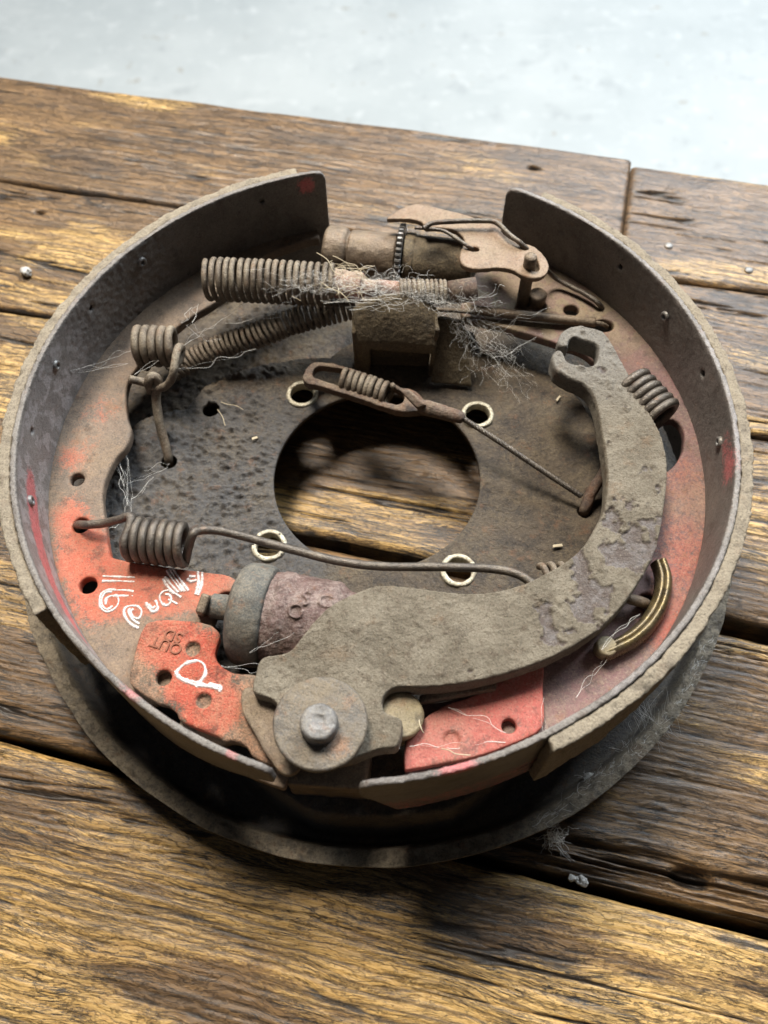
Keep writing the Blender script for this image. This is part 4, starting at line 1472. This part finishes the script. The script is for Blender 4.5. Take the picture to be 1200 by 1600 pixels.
# --- brass cable guide on the right shoe
gpth = smooth_poly([P(1034, 872, -25), P(1042, 900, -25), P(1036, 935, -25), P(1018, 967, -25), P(992, 992, -25), P(962, 1008, -25), P(944, 1016, -25)], 10, closed=False)
t_, n_, b_ = frames(gpth)
V = []
ns = 25
for i in range(len(gpth)):
    nin = np.cross((0, 0, 1.0), t_[i])
    nin /= np.linalg.norm(nin)
    if nin @ (np.array([0, 0, 0]) - gpth[i]) < 0:
        nin = -nin
    for j in range(ns):
        xx = -1 + 2 * j / (ns - 1)
        # pressed channel: rounded outer edges with a groove along the crown
        zc = 4.4 * (1 - abs(xx) ** 2.6) - 1.5 * math.exp(-((xx - 0.15) / 0.22) ** 2)
        V.append(gpth[i] + nin * 2.8 * xx + np.array([0, 0, zc - 4.6]))
gm = to_mesh('guide', V, grid_faces(len(gpth), ns))
gm = evaluate(gm, [('SOLIDIFY', dict(thickness=0.9 * S, offset=0.0))])
obj('cable_guide', gm, M['brass'], brake)['label'] = 'curved brass-coloured cable guide'
tip = lathe([(0, 3.6), (4.5, 3.6), (5, 3.0), (5.05, 0.2)], P(942, 1016, -30), (0.1, 0.0, 1), 28)
obj('guide_pin', tip, M['olive'], brake)

# ------------------------------------------------------------------ cobwebs, straw, lint, crumbs


def strand(a, b, sag, wob, n=14, wl=9.0):
    t = np.linspace(0, 1, n)[:, None]
    p = np.asarray(a) * (1 - t) + np.asarray(b) * t
    p = p - np.array([0, 0, 1.0]) * sag * (4 * t * (1 - t))
    off = rng.normal(size=3) * 10
    w = np.stack([vnoise(p / wl + off + 7 * k, 5 + k) for k in range(3)], 1)
    return p + wob * w * np.sin(t * math.pi)


def cobweb(name, paths, radii, label):
    me = many_tubes(paths, radii, 4)
    o = obj(name, me, M['silk'])
    o.location.z = TABLE * S
    return tag(o, label, 'cobweb', kind='stuff')


def jit(p, s):
    return np.asarray(p) + rng.normal(size=3) * s


paths, rad = [], []
# matted web over the shank and hood
for k in range(380):
    f = rng.random() ** 1.2
    c = P(470 + 260 * f, 432 + 32 * f + 6 * math.sin(f * 9), -7.5 - 3.5 * f)
    a = jit(c, (7, 2.2, 1.0))
    an = rng.normal() * 0.55 - 0.12
    L = (5 + 14 * rng.random() ** 2) * rng.choice([-1, 1])
    paths.append(strand(a, a + (L * math.cos(an), L * math.sin(an) * 0.7, rng.normal() * 0.6), 0.6, 4.5, 22, 3.2))
    rad.append(0.015 + 0.03 * rng.random() ** 2)
# thicker threads along the edge of the hood and down to the plate
for k in range(4):
    paths.append(strand(P(505, 474, -14), P(690, 473, -15), -2.2, 1.4, 30, 6.0))
    rad.append(0.07)
    paths.append(strand(P(684, 473, -16), P(800, 590, -44), 0.5, 2.4, 30, 7.0))
    rad.append(0.04)
# thin veil to the right of the bracket
for k in range(80):
    f = rng.random()
    a = P(690 + 45 * rng.random(), 470 + 20 * rng.random(), -17)
    b = P(765 + 50 * rng.random(), 540 + 55 * rng.random(), -40 - 4 * rng.random())
    c = jit(a * (1 - f) + b * f, (2.5, 2.5, 1.5))
    an = rng.normal() * 0.6 - 0.9
    L = 6 + 14 * rng.random()
    paths.append(strand(c, c + (L * math.cos(an), L * math.sin(an), -L * 0.25), 0.4, 5.0, 22, 4.0))
    rad.append(0.013 + 0.016 * rng.random())
cobweb('cobweb', paths, rad, 'matted grey cobweb over the top spring shank and bracket')
paths, rad = [], []
ends = [((352, 500), (560, 465), -26), ((352, 505), (530, 480), -24), ((283, 505), (300, 480), -18), ((300, 505), (310, 475), -18), ((315, 525), (345, 530), -20), ((290, 508), (320, 525), -18), ((210, 585), (380, 475), -22),
        ((265, 580), (400, 545), -26), ((92, 580), (200, 568), -20), ((100, 582), (260, 530), -20), ((540, 480), (660, 470), -14), ((545, 484), (700, 462), -12), ((500, 470), (690, 468), -11), ((350, 450), (520, 480), -20),
        ((185, 700), (200, 790), -36), ((195, 705), (205, 800), -38), ((200, 755), (262, 730), -45), ((205, 780), (240, 745), -45), ((195, 690), (195, 800), -36), ((200, 800), (165, 830), -38), ((225, 735), (265, 725), -48), ((180, 715), (195, 760), -36),
        ((640, 1166), (790, 1160), -26.5), ((700, 1105), (790, 1145), -26), ((850, 1090), (852, 1150), -25), ((900, 1090), (960, 1010), -25), ((940, 1015), (1000, 960), -20), ((590, 1175), (640, 1110), -24),
        ((390, 1020), (475, 975), -18), ((345, 1040), (420, 1042), -20), ((600, 1150), (625, 1170), -22), ((750, 520), (860, 480), -20), ((770, 560), (850, 520), -30)]
for (a, b, z) in ends:
    for r_ in range(2):
        paths.append(strand(P(*a, z), P(*b, z - rng.random() * 3), 1.0, 2.6, 26, 6.0))
        rad.append(0.02 + 0.055 * rng.random() ** 2)
cobweb('cobweb', paths, rad, 'thin loose cobweb threads strung across the springs, web plates and backing plate')
paths, rad = [], []
lipc = [(835, 1300), (870, 1275), (905, 1245), (930, 1225), (960, 1205), (1000, 1175), (1030, 1145), (1055, 1110), (1075, 1080), (1090, 1050), (1110, 1010)]
for k in range(150):
    f = rng.random() * (len(lipc) - 1)
    i = int(f)
    x = lipc[i][0] + (lipc[min(i + 1, 10)][0] - lipc[i][0]) * (f - i)
    y = lipc[i][1] + (lipc[min(i + 1, 10)][1] - lipc[i][1]) * (f - i)
    a = jit(P(x - 4, y - 6, -61.9), (0.7, 0.7, 0.15))
    th = math.atan2(a[1], a[0]) + math.pi / 2 + rng.normal() * 0.5
    L = 2 + 4 * rng.random()
    paths.append(strand(a, a + (L * math.cos(th), L * math.sin(th), rng.normal() * 0.15), 0.0, 1.2, 12, 2.5))
    rad.append(0.018 + 0.03 * rng.random())
for k in range(30):
    a = P(985 + 60 * rng.random(), 1080 + 30 * rng.random(), -60)
    b = P(1000 + 60 * rng.random(), 1130 + 40 * rng.random(), -66)
    paths.append(strand(jit(a, 2), jit(b, 2), 1, 2, 10))
    rad.append(0.018 + 0.02 * rng.random())
for c0 in ((920, 1220), (945, 1218), (975, 1170)):
    for k in range(14):
        a = jit(P(c0[0], c0[1], -66), 0.8)
        paths.append(strand(a, a + rng.normal(size=3) * (2.2, 2.2, 1.5), 0, 1.0, 6))
        rad.append(0.045)
for k in range(46):
    a = P(866, 1302, -68)
    b = jit(P(872, 1318, -76.4), (4.0, 3.0, 0.6))
    paths.append(strand(jit(a, 1.2), b, 0, 2.4, 14, 2.5))
    rad.append(0.06)
cobweb('cobweb', paths, rad, 'grey web and lint clinging to the lower right lip of the backing plate')

# dry grass stalks around the top spring
paths, rad = [], []
for k in range(46):
    c = P(500 + 70 * rng.random(), 415 + 45 * rng.random(), -8 - 5 * rng.random())
    an = rng.random() * 6.283
    L = 5 + 9 * rng.random()
    d = np.array([math.cos(an) * L, math.sin(an) * L * 0.7, rng.normal() * 2])
    paths.append(strand(c - d / 2, c + d / 2, -1.5 * rng.random(), 1.4, 8))
    rad.append(0.06 + 0.08 * rng.random())
for (a, b, z) in (((495, 395), (530, 430), -6), ((500, 440), (545, 470), -8), ((520, 400), (560, 420), -6), ((395, 440), (470, 470), -14), ((505, 490), (540, 470), -22), ((690, 1170), (735, 1180), -24), ((340, 640), (352, 665), -49), ((345, 628), (380, 640), -49), ((655, 1125), (662, 1145), -21)):
    paths.append(strand(P(*a, z), P(*b, z), -1, 2, 10))
    rad.append(0.17)
me = many_tubes(paths, rad, 5)
o = obj('dry_grass', me, M['straw'])
o.location.z = TABLE * S
tag(o, 'dry grass stalks caught around the top coil spring', 'dry grass', kind='stuff')


def crumb(name, px, py, z, r, mat, label, cat, seed, squash=0.7, off_table=True):
    bm = bmesh.new()
    bmesh.ops.create_icosphere(bm, subdivisions=4, radius=r * S)
    me = bpy.data.meshes.new(name)
    bm.to_mesh(me)
    bm.free()
    roughen(me, [(r * 0.7, r * 0.55, 4)], seed)
    a = co(me)
    a[:, 2] *= squash
    a[:, 2] -= a[:, 2].min()
    set_co(me, a)
    o = obj(name, me, mat)
    q = P(px, py, z)
    o.location = Vector((q[0] * S, q[1] * S, (q[2] + TABLE) * S))
    o.rotation_euler.z = seed
    return tag(o, label, cat)


crumb('lint_ball', 43, 430, -78.2, 2.6, M['lint'], 'small pale ball of lint on the plank at the left edge', 'lint ball', 5, 0.9)
crumb('lint_ball', 922, 1219, -70.0, 2.3, M['lint'], 'white tuft of fluff stuck inside the lower right lip, nearer the red shoe', 'lint ball', 21, 0.6)
crumb('lint_ball', 950, 1214, -64.0, 1.7, M['lint'], 'smaller white fluff tuft sitting on top of the lower right lip', 'lint ball', 23, 0.5)
crumb('pebble', 908, 1377, -84.5, 2.0, M['lint'], 'larger grey pebble lying in the open plank joint', 'pebble', 8)
crumb('pebble', 893, 1372, -84.5, 1.5, M['lint'], 'smaller grey pebble beside the larger one in the plank joint', 'pebble', 9)


def chip(px, py, z, L, Wd, ang, label):
    v = slab([(-L / 2, -Wd / 2, 0), (L / 2, -Wd / 3, 0.3), (L / 2.3, Wd / 2, 0.5), (-L / 2.2, Wd / 2.6, 0.1)], 0.5, 0.12)
    o = obj('wood_chip', v, M['straw'], None, smooth=False)
    q = P(px, py, z)
    o.location = Vector((q[0] * S, q[1] * S, (q[2] + TABLE) * S))
    o.rotation_euler = (0.1, 0.15, ang)
    tag(o, label, 'wood chip')


chip(871, 853, PZ + 1.2, 4.2, 1.3, 0.1, 'pale wood chip on the backing plate inside the lever bend')
chip(398, 685, PZ + 1.2, 2.6, 1.2, 0.3, 'pale wood chip on the backing plate left of the centre hole')
chip(872, 628 - 5, PZ + 1.4, 3.4, 1.0, 0.9, 'narrow pale splinter on the backing plate below the lever hook')

# dark rubber mat end on the floor behind the bench
q0 = P(-70, -6, -TABLE - 840)
mat_o = [(-260, -60), (-200, -78), (40, -78), (75, -60), (85, -20), (85, 180), (-260, 180)]
me = plate_mesh(smooth_poly(mat_o, 5), [], 20, 20, 4, 3)
o = obj('rubber_mat', me, M['rubber'])
o.location = Vector((q0[0] * S, q0[1] * S, -0.840))
tag(o, 'blurred black rubber mat on the concrete at the top left corner', 'rubber mat')
